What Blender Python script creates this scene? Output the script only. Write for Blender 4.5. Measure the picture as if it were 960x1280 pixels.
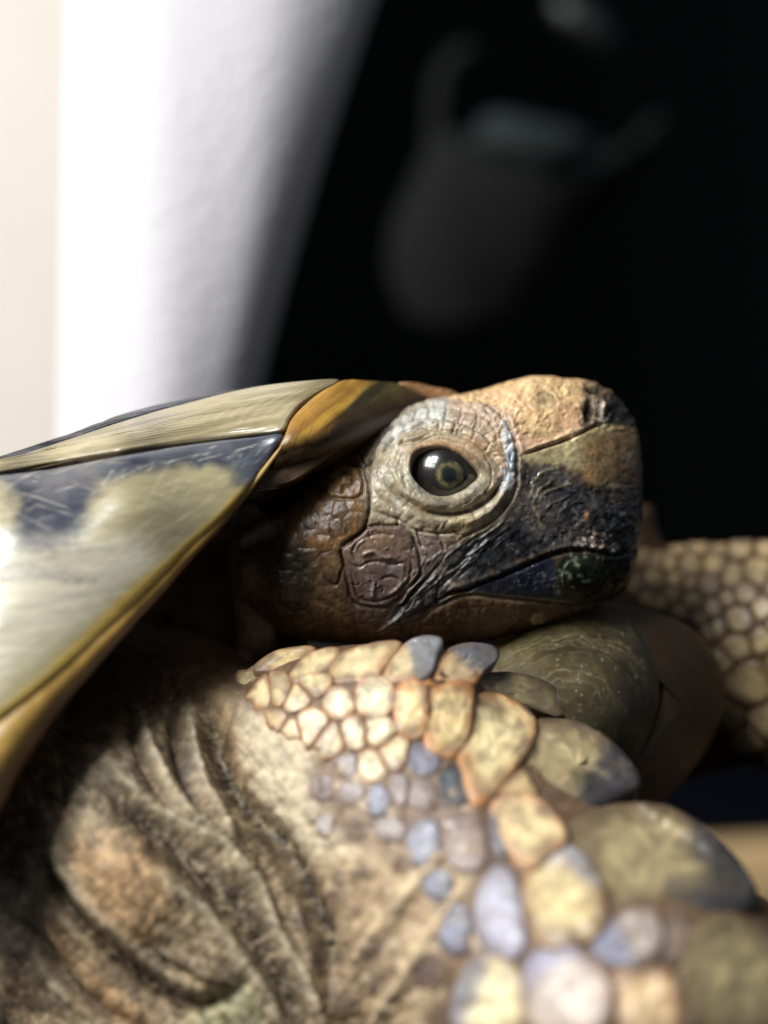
import bpy, math
import numpy as np

# ------------------------------------------------------------------ scene, camera, light
for o in list(bpy.data.objects):
    bpy.data.objects.remove(o)
SC = bpy.context.scene
COL = SC.collection
S = 8.5e-5            # metres per model unit (one unit is about 0.085 mm on the animal)
DP = 2235.0           # focus distance in model units
HC = 1000.0           # camera height above the ground in model units

cam_d = bpy.data.cameras.new('camera')
cam = bpy.data.objects.new('camera', cam_d)
COL.objects.link(cam)
cam.location = (0, 0, HC * S)
cam.rotation_euler = (math.radians(90), 0, 0)
cam_d.sensor_fit = 'VERTICAL'
cam_d.sensor_height = 36.0
cam_d.lens = 36.0 * DP / 1280.0
cam_d.clip_start = 0.005
cam_d.clip_end = 50
cam_d.dof.use_dof = True
cam_d.dof.focus_distance = (DP - 5) * S
cam_d.dof.aperture_fstop = 7.6
SC.camera = cam

world = bpy.data.worlds.new('World')
SC.world = world
world.use_nodes = True
world.node_tree.nodes['Background'].inputs[0].default_value = (0.75, 0.85, 1.0, 1)
world.node_tree.nodes['Background'].inputs[1].default_value = 0.12


def area(name, loc, target, sx, sy, power, col):
    d = bpy.data.lights.new(name, 'AREA')
    d.shape = 'RECTANGLE'
    d.size, d.size_y = sx, sy
    d.energy = power
    d.color = col
    o = bpy.data.objects.new(name, d)
    COL.objects.link(o)
    o.location = loc
    v = np.array(target) - np.array(loc)
    from mathutils import Vector
    o.rotation_euler = Vector(v).to_track_quat('-Z', 'Y').to_euler()
    return o


HEADC = (0.006, 0.19, 0.09)
# the window: three panes, white curtain light, sky, and the garden below
area('window_light', (-0.375, -0.085, 0.425), HEADC, 0.17, 0.26, 3.0, (1.0, 0.97, 0.92))
area('window_light_sky', (-0.235, -0.120, 0.470), HEADC, 0.15, 0.17, 2.3, (0.90, 0.96, 1.0))
area('window_light_garden', (-0.300, -0.190, 0.330), HEADC, 0.16, 0.10, 0.55, (0.98, 1.0, 0.86))
area('curtain_fill_light', (-0.62, 0.09, 0.30), (-0.12, 0.28, 0.12), 0.30, 0.5, 1.9, (0.95, 0.97, 1.0))  # lamp added at the left to brighten the curtain

SC.view_settings.view_transform = 'Standard'
SC.view_settings.look = 'None'
SC.view_settings.exposure = 0.0
SC.view_settings.gamma = 1.0
SC.render.engine = 'CYCLES'
SC.cycles.use_denoising = True
SC.cycles.max_bounces = 6
SC.cycles.sample_clamp_indirect = 4


# ------------------------------------------------------------------ numeric helpers
def W(p):
    """model space (x right, y down, d towards the viewer from the focus plane) -> metres"""
    p = np.asarray(p, float)
    k = (DP - p[..., 2]) / DP
    return np.stack([(p[..., 0] - 480) * k * S, (DP - p[..., 2]) * S,
                     HC * S + (640 - p[..., 1]) * k * S], -1)


def lin(c):
    c = np.asarray(c, float) / 255.0
    return np.where(c <= 0.04045, c / 12.92, ((c + 0.055) / 1.055) ** 2.4)


def sstep(a, b, x):
    t = np.clip((x - a) / (b - a), 0, 1)
    return t * t * (3 - 2 * t)


def vnoise(x, y, scale, seed=0):
    r = np.random.RandomState(seed).rand(256, 256)
    x = x / scale + 37.3
    y = y / scale + 91.7
    xi = np.floor(x).astype(int)
    yi = np.floor(y).astype(int)
    fx = x - xi
    fy = y - yi
    fx = fx * fx * (3 - 2 * fx)
    fy = fy * fy * (3 - 2 * fy)
    a = r[yi % 256, xi % 256]
    b = r[yi % 256, (xi + 1) % 256]
    c = r[(yi + 1) % 256, xi % 256]
    d = r[(yi + 1) % 256, (xi + 1) % 256]
    return (a * (1 - fx) + b * fx) * (1 - fy) + (c * (1 - fx) + d * fx) * fy


def fbm(x, y, scale, seed=0, octv=4):
    s = 0
    t = 0
    for i in range(octv):
        w = 0.5 ** i
        s = s + w * vnoise(x, y, scale * w, seed + i * 7)
        t += w
    return s / t


def smooth_poly(pts, n=8, closed=False):
    """Catmull-Rom through the points"""
    p = np.asarray(pts, float)
    if len(p) < 3:
        return p
    out = []
    m = len(p)
    rng = range(m) if closed else range(m - 1)
    for i in rng:
        if closed:
            p0, p1, p2, p3 = p[(i - 1) % m], p[i], p[(i + 1) % m], p[(i + 2) % m]
        else:
            p0, p1, p2, p3 = p[max(i - 1, 0)], p[i], p[i + 1], p[min(i + 2, m - 1)]
        for t in np.linspace(0, 1, n, endpoint=False):
            out.append(0.5 * ((2 * p1) + (-p0 + p2) * t + (2 * p0 - 5 * p1 + 4 * p2 - p3) * t * t
                              + (-p0 + 3 * p1 - 3 * p2 + p3) * t ** 3))
    if not closed:
        out.append(p[-1])
    return np.array(out)


class Canvas:
    """Relief height and pigment of the skin over its side view, sampled by the mesh builders."""

    def __init__(self, x0, y0, x1, y1, base, seed=1):
        self.x0, self.y0 = x0, y0
        self.X, self.Y = np.meshgrid(np.arange(x0, x1 + 1.0), np.arange(y0, y1 + 1.0))
        self.H = np.zeros_like(self.X)
        self.C = np.zeros(self.X.shape + (3,)) + lin(base)
        self.nb = 0.45 + 0.55 * sstep(0.36, 0.58, fbm(self.X, self.Y, 6, seed + 90, 3))
        self.wx = (fbm(self.X, self.Y, 14, seed) - .5)
        self.wy = (fbm(self.X, self.Y, 14, seed + 50) - .5)

    def _dist(self, pts, reach, warp):
        p = np.asarray(pts, float)
        lo = p.min(0) - reach
        hi = p.max(0) + reach
        a = max(int(lo[0] - self.x0), 0)
        b = min(int(hi[0] - self.x0) + 2, self.X.shape[1])
        c = max(int(lo[1] - self.y0), 0)
        d = min(int(hi[1] - self.y0) + 2, self.X.shape[0])
        if a >= b or c >= d:
            return None
        sl = (slice(c, d), slice(a, b))
        X = self.X[sl] + self.wx[sl] * warp
        Y = self.Y[sl] + self.wy[sl] * warp
        D = np.full(X.shape, 1e9)
        T = np.zeros(X.shape)
        L = np.r_[0, np.cumsum(np.hypot(*np.diff(p, axis=0).T))]
        for i in range(len(p) - 1):
            e = p[i + 1] - p[i]
            l2 = max(e @ e, 1e-9)
            t = np.clip(((X - p[i, 0]) * e[0] + (Y - p[i, 1]) * e[1]) / l2, 0, 1)
            q = np.hypot(X - p[i, 0] - t * e[0], Y - p[i, 1] - t * e[1])
            m = q < D
            D = np.where(m, q, D)
            T = np.where(m, (L[i] + t * (L[i + 1] - L[i])) / max(L[-1], 1e-9), T)
        return sl, D, T

    def line(self, pts, w, h, col=None, a=1.0, warp=3.0, taper=True, smooth=True, closed=False):
        """h < 0 a groove, h > 0 a ridge; w its half width; col a pigment along it"""
        if smooth:
            pts = smooth_poly(pts, 6, closed)
            if closed:
                pts = np.vstack([pts, pts[:1]])
        r = self._dist(pts, w * 3, warp)
        if r is None:
            return
        sl, D, T = r
        tp = np.clip(np.minimum(T, 1 - T) * 6 + 0.25, 0, 1) if (taper and not closed) else 1.0
        g = np.exp(-(D / w) ** 2) * tp
        self.H[sl] += h * g
        if col is not None:
            k = (np.exp(-(D / (w * 0.9)) ** 2) * tp * a * self.nb[sl])[..., None]
            self.C[sl] = self.C[sl] * (1 - k) + lin(col) * k

    def mask(self, poly, soft=4.0, warp=6.0, smooth=True):
        p = smooth_poly(poly, 5, True) if smooth else np.asarray(poly, float)
        X = self.X + self.wx * warp
        Y = self.Y + self.wy * warp
        lo = p.min(0) - soft - warp - 2
        hi = p.max(0) + soft + warp + 2
        a = max(int(lo[0] - self.x0), 0)
        b = min(int(hi[0] - self.x0) + 2, X.shape[1])
        c = max(int(lo[1] - self.y0), 0)
        d = min(int(hi[1] - self.y0) + 2, X.shape[0])
        M = np.zeros_like(X)
        if a >= b or c >= d:
            return M
        x = X[c:d, a:b]
        y = Y[c:d, a:b]
        ins = np.zeros(x.shape, bool)
        D = np.full(x.shape, 1e9)
        q = np.roll(p, -1, 0)
        for (xa, ya), (xb, yb) in zip(p, q):
            cr = ((ya > y) != (yb > y))
            if ya != yb:
                xi = (xb - xa) * (y - ya) / (yb - ya) + xa
                ins ^= cr & (x < xi)
            ex, ey = xb - xa, yb - ya
            t = np.clip(((x - xa) * ex + (y - ya) * ey) / max(ex * ex + ey * ey, 1e-9), 0, 1)
            D = np.minimum(D, np.hypot(x - xa - t * ex, y - ya - t * ey))
        sd = np.where(ins, -D, D)
        M[c:d, a:b] = sstep(soft, -soft, sd)
        return M

    def region(self, poly, col, a=1.0, soft=4.0, warp=6.0, h=0.0, mott=0.0, mcol=None, mscale=12, seed=3):
        M = self.mask(poly, soft, warp)
        k = (M * a)[..., None]
        c = lin(col)
        if mcol is not None:
            n = sstep(0.5 - 0.12, 0.5 + 0.12, fbm(self.X, self.Y, mscale, seed))[..., None] * mott
            c = c * (1 - n) + lin(mcol) * n
        self.C = self.C * (1 - k) + c * k
        self.H += M * h
        return M

    def spot(self, x, y, rx, ry, ang, col=None, a=1.0, h=0.0, p=2.0, warp=4.0):
        ca, sa = math.cos(math.radians(ang)), math.sin(math.radians(ang))
        X = self.X + self.wx * warp - x
        Y = self.Y + self.wy * warp - y
        u = (X * ca + Y * sa) / rx
        v = (-X * sa + Y * ca) / ry
        g = np.exp(-(u * u + v * v) ** (p / 2))
        self.H += h * g
        if col is not None:
            k = (g * a)[..., None]
            self.C = self.C * (1 - k) + lin(col) * k

    def cells(self, size, M, hdome, hgroove, gcol, ga=0.6, seed=5, ax=1.0, ang=0.0, vary=0.0):
        """small skin scales: rounded cells with sunken joints"""
        rs = np.random.RandomState(seed)
        J = rs.rand(128, 128, 2)
        V = rs.rand(128, 128)
        ca, sa = math.cos(math.radians(ang)), math.sin(math.radians(ang))
        x = self.X + self.wx * 5
        y = self.Y + self.wy * 5
        u = (x * ca + y * sa) / (size * ax)
        v = (-x * sa + y * ca) / size
        iu = np.floor(u).astype(int)
        iv = np.floor(v).astype(int)
        F1 = np.full(x.shape, 9.0)
        F2 = np.full(x.shape, 9.0)
        ID = np.zeros(x.shape)
        for du in (-1, 0, 1):
            for dv in (-1, 0, 1):
                a = (iu + du) % 128
                b = (iv + dv) % 128
                q = np.hypot(iu + du + 0.15 + 0.7 * J[b, a, 0] - u, iv + dv + 0.15 + 0.7 * J[b, a, 1] - v)
                n1 = q < F1
                F2 = np.where(n1, F1, np.minimum(F2, q))
                ID = np.where(n1, V[b, a], ID)
                F1 = np.where(n1, q, F1)
        e = F2 - F1
        g = sstep(0.16, 0.0, e)
        self.H += M * (hdome * sstep(0, 0.6, e) - hgroove * g)
        k = (M * g * ga)[..., None]
        self.C = self.C * (1 - k) + lin(gcol) * k
        if vary:
            self.C *= (1 + (M * (ID - .5) * 2 * vary))[..., None]

    def at(self, A, px, py):
        x = np.clip(px - self.x0, 0, A.shape[1] - 1.001)
        y = np.clip(py - self.y0, 0, A.shape[0] - 1.001)
        xi = x.astype(int)
        yi = y.astype(int)
        fx = x - xi
        fy = y - yi
        if A.ndim == 3:
            fx = fx[..., None]
            fy = fy[..., None]
        return ((A[yi, xi] * (1 - fx) + A[yi, xi + 1] * fx) * (1 - fy)
                + (A[yi + 1, xi] * (1 - fx) + A[yi + 1, xi + 1] * fx) * fy)


# ------------------------------------------------------------------ blender helpers
def mesh_obj(name, P, F, mat, parent=None, C=None, origin=None, world=False, smooth=True):
    """P model-space points (or metres when world) -> one mesh object"""
    P = np.asarray(P, float) if world else W(P)
    if origin is None and parent is not None and 'org' in parent:
        origin = np.array(parent['org'])
    og = np.zeros(3)
    base = np.zeros(3)
    if parent is not None:
        base = np.array(parent['org'])
    P = P - (base if parent is not None else og)
    me = bpy.data.meshes.new(name)
    F = np.asarray(F)
    nf, k = F.shape
    me.vertices.add(len(P))
    me.vertices.foreach_set('co', P.astype(np.float32).ravel())
    me.loops.add(nf * k)
    me.loops.foreach_set('vertex_index', F.astype(np.int32).ravel())
    me.polygons.add(nf)
    me.polygons.foreach_set('loop_start', np.arange(0, nf * k, k, dtype=np.int32))
    me.polygons.foreach_set('loop_total', np.full(nf, k, dtype=np.int32))
    me.polygons.foreach_set('use_smooth', np.full(nf, smooth, dtype=bool))
    me.update(calc_edges=True)
    me.validate()
    if C is not None:
        at = me.color_attributes.new('pigment', 'FLOAT_COLOR', 'POINT')
        c4 = np.ones((len(P), 4), np.float32)
        c4[:, :3] = np.clip(C, 0, 1)
        at.data.foreach_set('color', c4.ravel())
    me.materials.append(mat)
    o = bpy.data.objects.new(name, me)
    COL.objects.link(o)
    if parent is not None:
        o.parent = parent
        o['org'] = [float(v) for v in base]
    else:
        o['org'] = [0.0, 0.0, 0.0]
    return o


def grid_faces(nu, nv, wrap_u=False, wrap_v=False, off=0):
    i = np.arange(nu if wrap_u else nu - 1)
    j = np.arange(nv if wrap_v else nv - 1)
    I, J = np.meshgrid(i, j, indexing='ij')
    I2 = (I + 1) % nu
    J2 = (J + 1) % nv
    return np.stack([I * nv + J, I2 * nv + J, I2 * nv + J2, I * nv + J2], -1).reshape(-1, 4) + off


def new_mat(name):
    m = bpy.data.materials.new(name)
    m.use_nodes = True
    return m, m.node_tree.nodes, m.node_tree.links, m.node_tree.nodes['Principled BSDF']


def skin_mat(name, rough=0.5, spec=0.5, mottle=0.25, mscale=1500, bump=0.25, bscale=5000, bdist=0.00012,
             color=None, sss=0.0, coat=0.0, stretch=None, rvar=0.15, sss_col=None):
    m, N, L, B = new_mat(name)
    tc = N.new('ShaderNodeTexCoord')
    mp = N.new('ShaderNodeMapping')
    if stretch:
        mp.inputs['Scale'].default_value = stretch[0]
        mp.inputs['Rotation'].default_value = stretch[1]
    L.new(tc.outputs['Object'], mp.inputs['Vector'])
    n1 = N.new('ShaderNodeTexNoise')
    n1.inputs['Scale'].default_value = mscale
    n1.inputs['Detail'].default_value = 6
    n1.inputs['Roughness'].default_value = 0.62
    L.new(mp.outputs[0], n1.inputs['Vector'])
    if color is None:
        ca = N.new('ShaderNodeVertexColor')
        ca.layer_name = 'pigment'
        src = ca.outputs[0]
    else:
        rg = N.new('ShaderNodeRGB')
        rg.outputs[0].default_value = (*lin(color), 1)
        src = rg.outputs[0]
    mr = N.new('ShaderNodeMapRange')
    mr.inputs['From Min'].default_value = 0.3
    mr.inputs['From Max'].default_value = 0.7
    mr.inputs['To Min'].default_value = 1 - mottle
    mr.inputs['To Max'].default_value = 1 + mottle
    L.new(n1.outputs['Fac'], mr.inputs['Value'])
    mx = N.new('ShaderNodeVectorMath')
    mx.operation = 'SCALE'
    L.new(src, mx.inputs[0])
    L.new(mr.outputs[0], mx.inputs['Scale'])
    L.new(mx.outputs[0], B.inputs['Base Color'])
    n2 = N.new('ShaderNodeTexNoise')
    n2.inputs['Scale'].default_value = bscale
    n2.inputs['Detail'].default_value = 4
    L.new(mp.outputs[0], n2.inputs['Vector'])
    bp = N.new('ShaderNodeBump')
    bp.inputs['Strength'].default_value = bump
    bp.inputs['Distance'].default_value = bdist
    L.new(n2.outputs['Fac'], bp.inputs['Height'])
    L.new(bp.outputs[0], B.inputs['Normal'])
    r2 = N.new('ShaderNodeMapRange')
    r2.inputs['From Min'].default_value = 0.3
    r2.inputs['From Max'].default_value = 0.7
    r2.inputs['To Min'].default_value = max(rough - rvar, 0.02)
    r2.inputs['To Max'].default_value = min(rough + rvar, 1)
    L.new(n1.outputs['Fac'], r2.inputs['Value'])
    L.new(r2.outputs[0], B.inputs['Roughness'])
    B.inputs['Specular IOR Level'].default_value = spec
    if coat:
        B.inputs['Coat Weight'].default_value = coat
        B.inputs['Coat Roughness'].default_value = 0.15
    if sss:
        B.inputs['Subsurface Weight'].default_value = sss
        B.inputs['Subsurface Radius'].default_value = (1.0, 0.55, 0.3)
        B.inputs['Subsurface Scale'].default_value = 0.0012
    return m


M_SKIN = skin_mat('tortoise_skin', rough=0.42, spec=0.55, mottle=0.26, mscale=2200, bump=0.22, bscale=6000, bdist=0.00008, sss=0.08)
M_BEAK = skin_mat('horny_beak', rough=0.27, spec=0.6, mottle=0.35, mscale=1800, bump=0.3, bscale=4000, bdist=0.0001)
M_LEG = skin_mat('leg_skin', rough=0.55, spec=0.4, mottle=0.3, mscale=900, bump=0.5, bscale=2200, bdist=0.0003)
M_SCALE = skin_mat('leg_scale_horn', rough=0.42, spec=0.5, mottle=0.12, mscale=600, bump=0.25, bscale=1500, bdist=0.0002, sss=0.15)
M_SHELL = skin_mat('scute_horn', rough=0.30, spec=0.55, mottle=0.16, mscale=350, bump=0.30, bscale=900, bdist=0.0002,
                   stretch=((0.25, 1.0, 1.6), (0, math.radians(-22), 0)), coat=0.5)
M_RIM = skin_mat('shell_rim_horn', rough=0.4, spec=0.5, mottle=0.2, mscale=300, bump=0.3, bscale=900)
M_GULAR = skin_mat('plastron_horn', rough=0.4, spec=0.5, mottle=0.2, mscale=700, bump=0.3, bscale=1500)

# ------------------------------------------------------------------ setting
m, N, L, B = new_mat('navy_cloth')
tc = N.new('ShaderNodeTexCoord')
nz = N.new('ShaderNodeTexNoise')
nz.inputs['Scale'].default_value = 60
nz.inputs['Detail'].default_value = 5
L.new(tc.outputs['Object'], nz.inputs['Vector'])
rp = N.new('ShaderNodeValToRGB')
rp.color_ramp.elements[0].color = (0.0022, 0.0028, 0.008, 1)
rp.color_ramp.elements[1].color = (0.004, 0.005, 0.013, 1)
L.new(nz.outputs['Fac'], rp.inputs[0])
L.new(rp.outputs[0], B.inputs['Base Color'])
B.inputs['Roughness'].default_value = 1.0
B.inputs['Specular IOR Level'].default_value = 0.1
M_NAVY = m
g = np.linspace(0, 1, 41)
gx, gy = np.meshgrid(-1.2 + 2.4 * g, -0.5 + 2.1 * g, indexing='ij')
gz = -0.0008 + 0.0006 * np.sin(gx * 31 + gy * 7) * np.sin(gy * 23)
gr = mesh_obj('ground', np.stack([gx, gy, gz], -1).reshape(-1, 3), grid_faces(41, 41), M_NAVY, world=True)
gr['kind'] = 'structure'

m, N, L, B = new_mat('black_wall')
B.inputs['Base Color'].default_value = (0.02, 0.02, 0.02, 1)
B.inputs['Roughness'].default_value = 1.0
B.inputs['Specular IOR Level'].default_value = 0.05
M_BLACK = m


def box(name, x0, x1, y0, y1, z0, z1, mat, parent=None):
    P = [(x, y, z) for x in (x0, x1) for y in (y0, y1) for z in (z0, z1)]
    F = [(0, 1, 3, 2), (4, 6, 7, 5), (0, 4, 5, 1), (2, 3, 7, 6), (0, 2, 6, 4), (1, 5, 7, 3)]
    return mesh_obj(name, P, F, mat, parent, world=True, smooth=False)


wl = box('back_wall', -1.2, 1.2, 1.3, 1.36, 0.0, 1.3, M_BLACK)
wl['kind'] = 'structure'

m, N, L, B = new_mat('cream_paint')
tc = N.new('ShaderNodeTexCoord')
nz = N.new('ShaderNodeTexNoise')
nz.inputs['Scale'].default_value = 40
nz.inputs['Detail'].default_value = 5
L.new(tc.outputs['Object'], nz.inputs['Vector'])
rp = N.new('ShaderNodeValToRGB')
rp.color_ramp.elements[0].color = (*lin((212, 202, 190)), 1)
rp.color_ramp.elements[1].color = (*lin((220, 211, 200)), 1)
L.new(nz.outputs['Fac'], rp.inputs[0])
L.new(rp.outputs[0], B.inputs['Base Color'])
B.inputs['Roughness'].default_value = 0.8
M_CREAM = m
z = 4500 * S
cw = box('cream_wall', -0.9, (150 - 480) * 4500 / DP * S, z, z + 0.03, 0.0, 0.9, M_CREAM)
cw['kind'] = 'structure'

# white curtain
m, N, L, B = new_mat('white_textile')
tc = N.new('ShaderNodeTexCoord')
n1 = N.new('ShaderNodeTexNoise')
n1.inputs['Scale'].default_value = 700
n1.inputs['Detail'].default_value = 3
L.new(tc.outputs['Object'], n1.inputs['Vector'])
bp = N.new('ShaderNodeBump')
bp.inputs['Strength'].default_value = 0.5
bp.inputs['Distance'].default_value = 0.0009
L.new(n1.outputs['Fac'], bp.inputs['Height'])
L.new(bp.outputs[0], B.inputs['Normal'])
B.inputs['Base Color'].default_value = (*lin((212, 208, 212)), 1)
B.inputs['Roughness'].default_value = 0.9
M_WHITE = m


def curtain():
    zc = 3150.0
    k = zc / DP
    py = np.linspace(-400, 640 + HC * DP / zc - 1, 90)
    lx = 86 - py * 0.02
    rx = 470 - py * 0.30 - 6 * np.sin(py / 160.0)
    rx = np.maximum(rx, lx + 110)
    th = np.linspace(0, 2 * np.pi, 120, endpoint=False)
    PY, TH = np.meshgrid(py, th, indexing='ij')
    cx = ((lx + rx) / 2)[:, None]
    hw = ((rx - lx) / 2)[:, None]
    ex = 2 / 2.1
    cs, sn = np.cos(TH), np.sin(TH)
    fold = 1 + 0.02 * np.sin(TH * 7 + PY / 120)
    x = cx + hw * np.sign(cs) * np.abs(cs) ** ex
    dep = 120 * np.sign(sn) * np.abs(sn) ** ex * fold
    X = (x - 480) * k * S
    Y = (zc - dep * k) * S
    Z = HC * S + (640 - PY) * k * S
    P = np.stack([X, Y, Z], -1).reshape(-1, 3)
    o = mesh_obj('curtain', P, grid_faces(90, 120, wrap_v=True), M_WHITE, world=True)
    o['label'] = 'thick white rough-textured curtain hanging before the cream wall, bright on its window side'
    o['category'] = 'curtain'


curtain()

# plastic bag far back in the dark
m, N, L, B = new_mat('bag_plastic')
tc = N.new('ShaderNodeTexCoord')
n1 = N.new('ShaderNodeTexNoise')
n1.inputs['Scale'].default_value = 30
L.new(tc.outputs['Object'], n1.inputs['Vector'])
rp = N.new('ShaderNodeValToRGB')
rp.color_ramp.elements[0].color = (0.009, 0.009, 0.0094, 1)
rp.color_ramp.elements[1].color = (0.0125, 0.0125, 0.0125, 1)
L.new(n1.outputs['Fac'], rp.inputs[0])
L.new(rp.outputs[0], B.inputs['Base Color'])
B.inputs['Roughness'].default_value = 0.95
B.inputs['Specular IOR Level'].default_value = 0.15
M_BAG = m
m, N, L, B = new_mat('teal_cloth')
B.inputs['Base Color'].default_value = (0.005, 0.012, 0.0105, 1)
B.inputs['Roughness'].default_value = 0.8
M_TEAL = m
m, N, L, B = new_mat('grey_metal')
B.inputs['Base Color'].default_value = (0.005, 0.005, 0.0052, 1)
B.inputs['Roughness'].default_value = 0.5
M_GREY = m


def FW(px, py, zc):
    k = zc / DP
    return np.stack([(np.asarray(px) - 480) * k * S, np.asarray(zc) * S + 0 * np.asarray(px),
                     HC * S + (640 - np.asarray(py)) * k * S], -1)


def tube_world(name, pts, rad, mat, parent=None, nseg=14):
    p = smooth_poly(np.asarray(pts, float), 8)
    r = np.interp(np.linspace(0, 1, len(p)), np.linspace(0, 1, len(rad)), rad)
    V = tube_pts(p, r, nseg)
    F = grid_faces(len(p), nseg, wrap_v=True)
    return mesh_obj(name, V, F, mat, parent, world=True)


def tube_pts(p, r, nseg, sq=1.0):
    t = np.gradient(p, axis=0)
    t /= np.linalg.norm(t, axis=1)[:, None] + 1e-12
    up = np.array([0.0, 1.0, 0.02])
    a = np.cross(t, up)
    a /= np.linalg.norm(a, axis=1)[:, None] + 1e-12
    b = np.cross(t, a)
    th = np.linspace(0, 2 * np.pi, nseg, endpoint=False)
    return (p[:, None] + r[:, None, None] * (np.cos(th)[None, :, None] * a[:, None]
            + sq * np.sin(th)[None, :, None] * b[:, None])).reshape(-1, 3)


def thing(name, label, cat, loc):
    o = bpy.data.objects.new(name, None)
    COL.objects.link(o)
    o.location = loc
    o['org'] = [float(v) for v in loc]
    o['label'] = label
    o['category'] = cat
    o.empty_display_size = 0.01
    return o


def bag():
    zc = 4500.0
    k = zc / DP
    t = thing('plastic_bag', 'pale grey plastic bag with open handles hanging in the dark background', 'bag',
              FW(590, 415, zc))
    rows = np.array([(416, 560, 590), (410, 528, 618), (398, 510, 640), (370, 494, 660), (330, 484, 694), (280, 490, 724),
                     (240, 508, 760), (205, 524, 792), (172, 538, 822)], float)
    py = np.linspace(416, 172, 60)
    lx = np.interp(-py, -rows[:, 0], rows[:, 1])
    rx = np.interp(-py, -rows[:, 0], rows[:, 2])
    th = np.linspace(0, 2 * np.pi, 64, endpoint=False)
    PY, TH = np.meshgrid(py, th, indexing='ij')
    frac = ((416 - PY) / 244)
    cx = ((lx + rx) / 2)[:, None]
    hw = ((rx - lx) / 2)[:, None]
    x = cx + hw * np.cos(TH)
    dep = 0.45 * hw * np.sin(TH) * (1 + 0.06 * np.sin(5 * TH + PY / 30))
    # the front lip of the mouth sags, the back stands higher
    dip = 70 * frac ** 3 * np.exp(-((x - 705) / 70) ** 2) * (np.sin(TH) > -0.2)
    y = PY + dip
    P = np.stack([(x - 480) * k * S, (zc - dep * k) * S, HC * S + (640 - y) * k * S], -1).reshape(-1, 3)
    P = np.vstack([P, FW(575, 417, zc)[None]])
    F = grid_faces(60, 64, wrap_v=True)
    n = len(P) - 1
    cap = [(n, j, (j + 1) % 64, (j + 1) % 64) for j in range(64)]
    o = mesh_obj('bag_body', P, F, M_BAG, t, world=True)
    tube_world('handle', FW([545, 548, 556, 575, 592], [190, 130, 90, 68, 60], zc) , [0.0021, 0.0022, 0.0022, 0.002, 0.0016], M_BAG, t)
    tube_world('handle', FW([770, 792, 806, 830], [225, 205, 170, 145], zc), [0.0042, 0.003, 0.002, 0.001], M_BAG, t)
    # teal bundle in the mouth
    a = np.linspace(0.02, np.pi - 0.02, 24)
    b = np.linspace(0, 2 * np.pi, 32, endpoint=False)
    A, Bb = np.meshgrid(a, b, indexing='ij')
    wob = 1 + 0.12 * np.sin(3 * Bb + 2 * A) + 0.08 * np.sin(5 * A + Bb)
    X = 668 + 74 * np.cos(A) * wob
    Y = 192 + 34 * np.sin(A) * np.cos(Bb) * wob + (X - 668) * 0.16
    Dp = 30 + 40 * np.sin(A) * np.sin(Bb)
    P = np.stack([(X - 480) * k * S, (zc - (Dp + 20) * k) * S, HC * S + (640 - Y) * k * S], -1).reshape(-1, 3)
    o = mesh_obj('cloth_bundle', P, grid_faces(24, 32, wrap_v=True), M_TEAL, world=True)
    o['label'] = 'dark teal bundle sticking out of the mouth of the grey bag'
    o['category'] = 'cloth'
    zc2 = 4500.0
    o = tube_world('hook', FW([694, 715, 740, 764], [2, 18, 34, 58], zc2), [0.0025, 0.004, 0.004, 0.002], M_GREY)
    o['label'] = 'dull grey bar above the hanging bag in the dark'
    o['category'] = 'bar'


bag()

# tan board lying behind the near leg
m, N, L, B = new_mat('tan_wood')
tc = N.new('ShaderNodeTexCoord')
mp = N.new('ShaderNodeMapping')
mp.inputs['Scale'].default_value = (1, 9, 9)
nz = N.new('ShaderNodeTexNoise')
nz.inputs['Scale'].default_value = 25
nz.inputs['Detail'].default_value = 6
L.new(tc.outputs['Object'], mp.inputs[0])
L.new(mp.outputs[0], nz.inputs['Vector'])
rp = N.new('ShaderNodeValToRGB')
rp.color_ramp.elements[0].color = (*lin((246, 200, 140)), 1)
rp.color_ramp.elements[1].color = (*lin((250, 212, 156)), 1)
L.new(nz.outputs['Fac'], rp.inputs[0])
L.new(rp.outputs[0], B.inputs['Base Color'])
B.inputs['Roughness'].default_value = 0.6
M_WOOD = m


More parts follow.
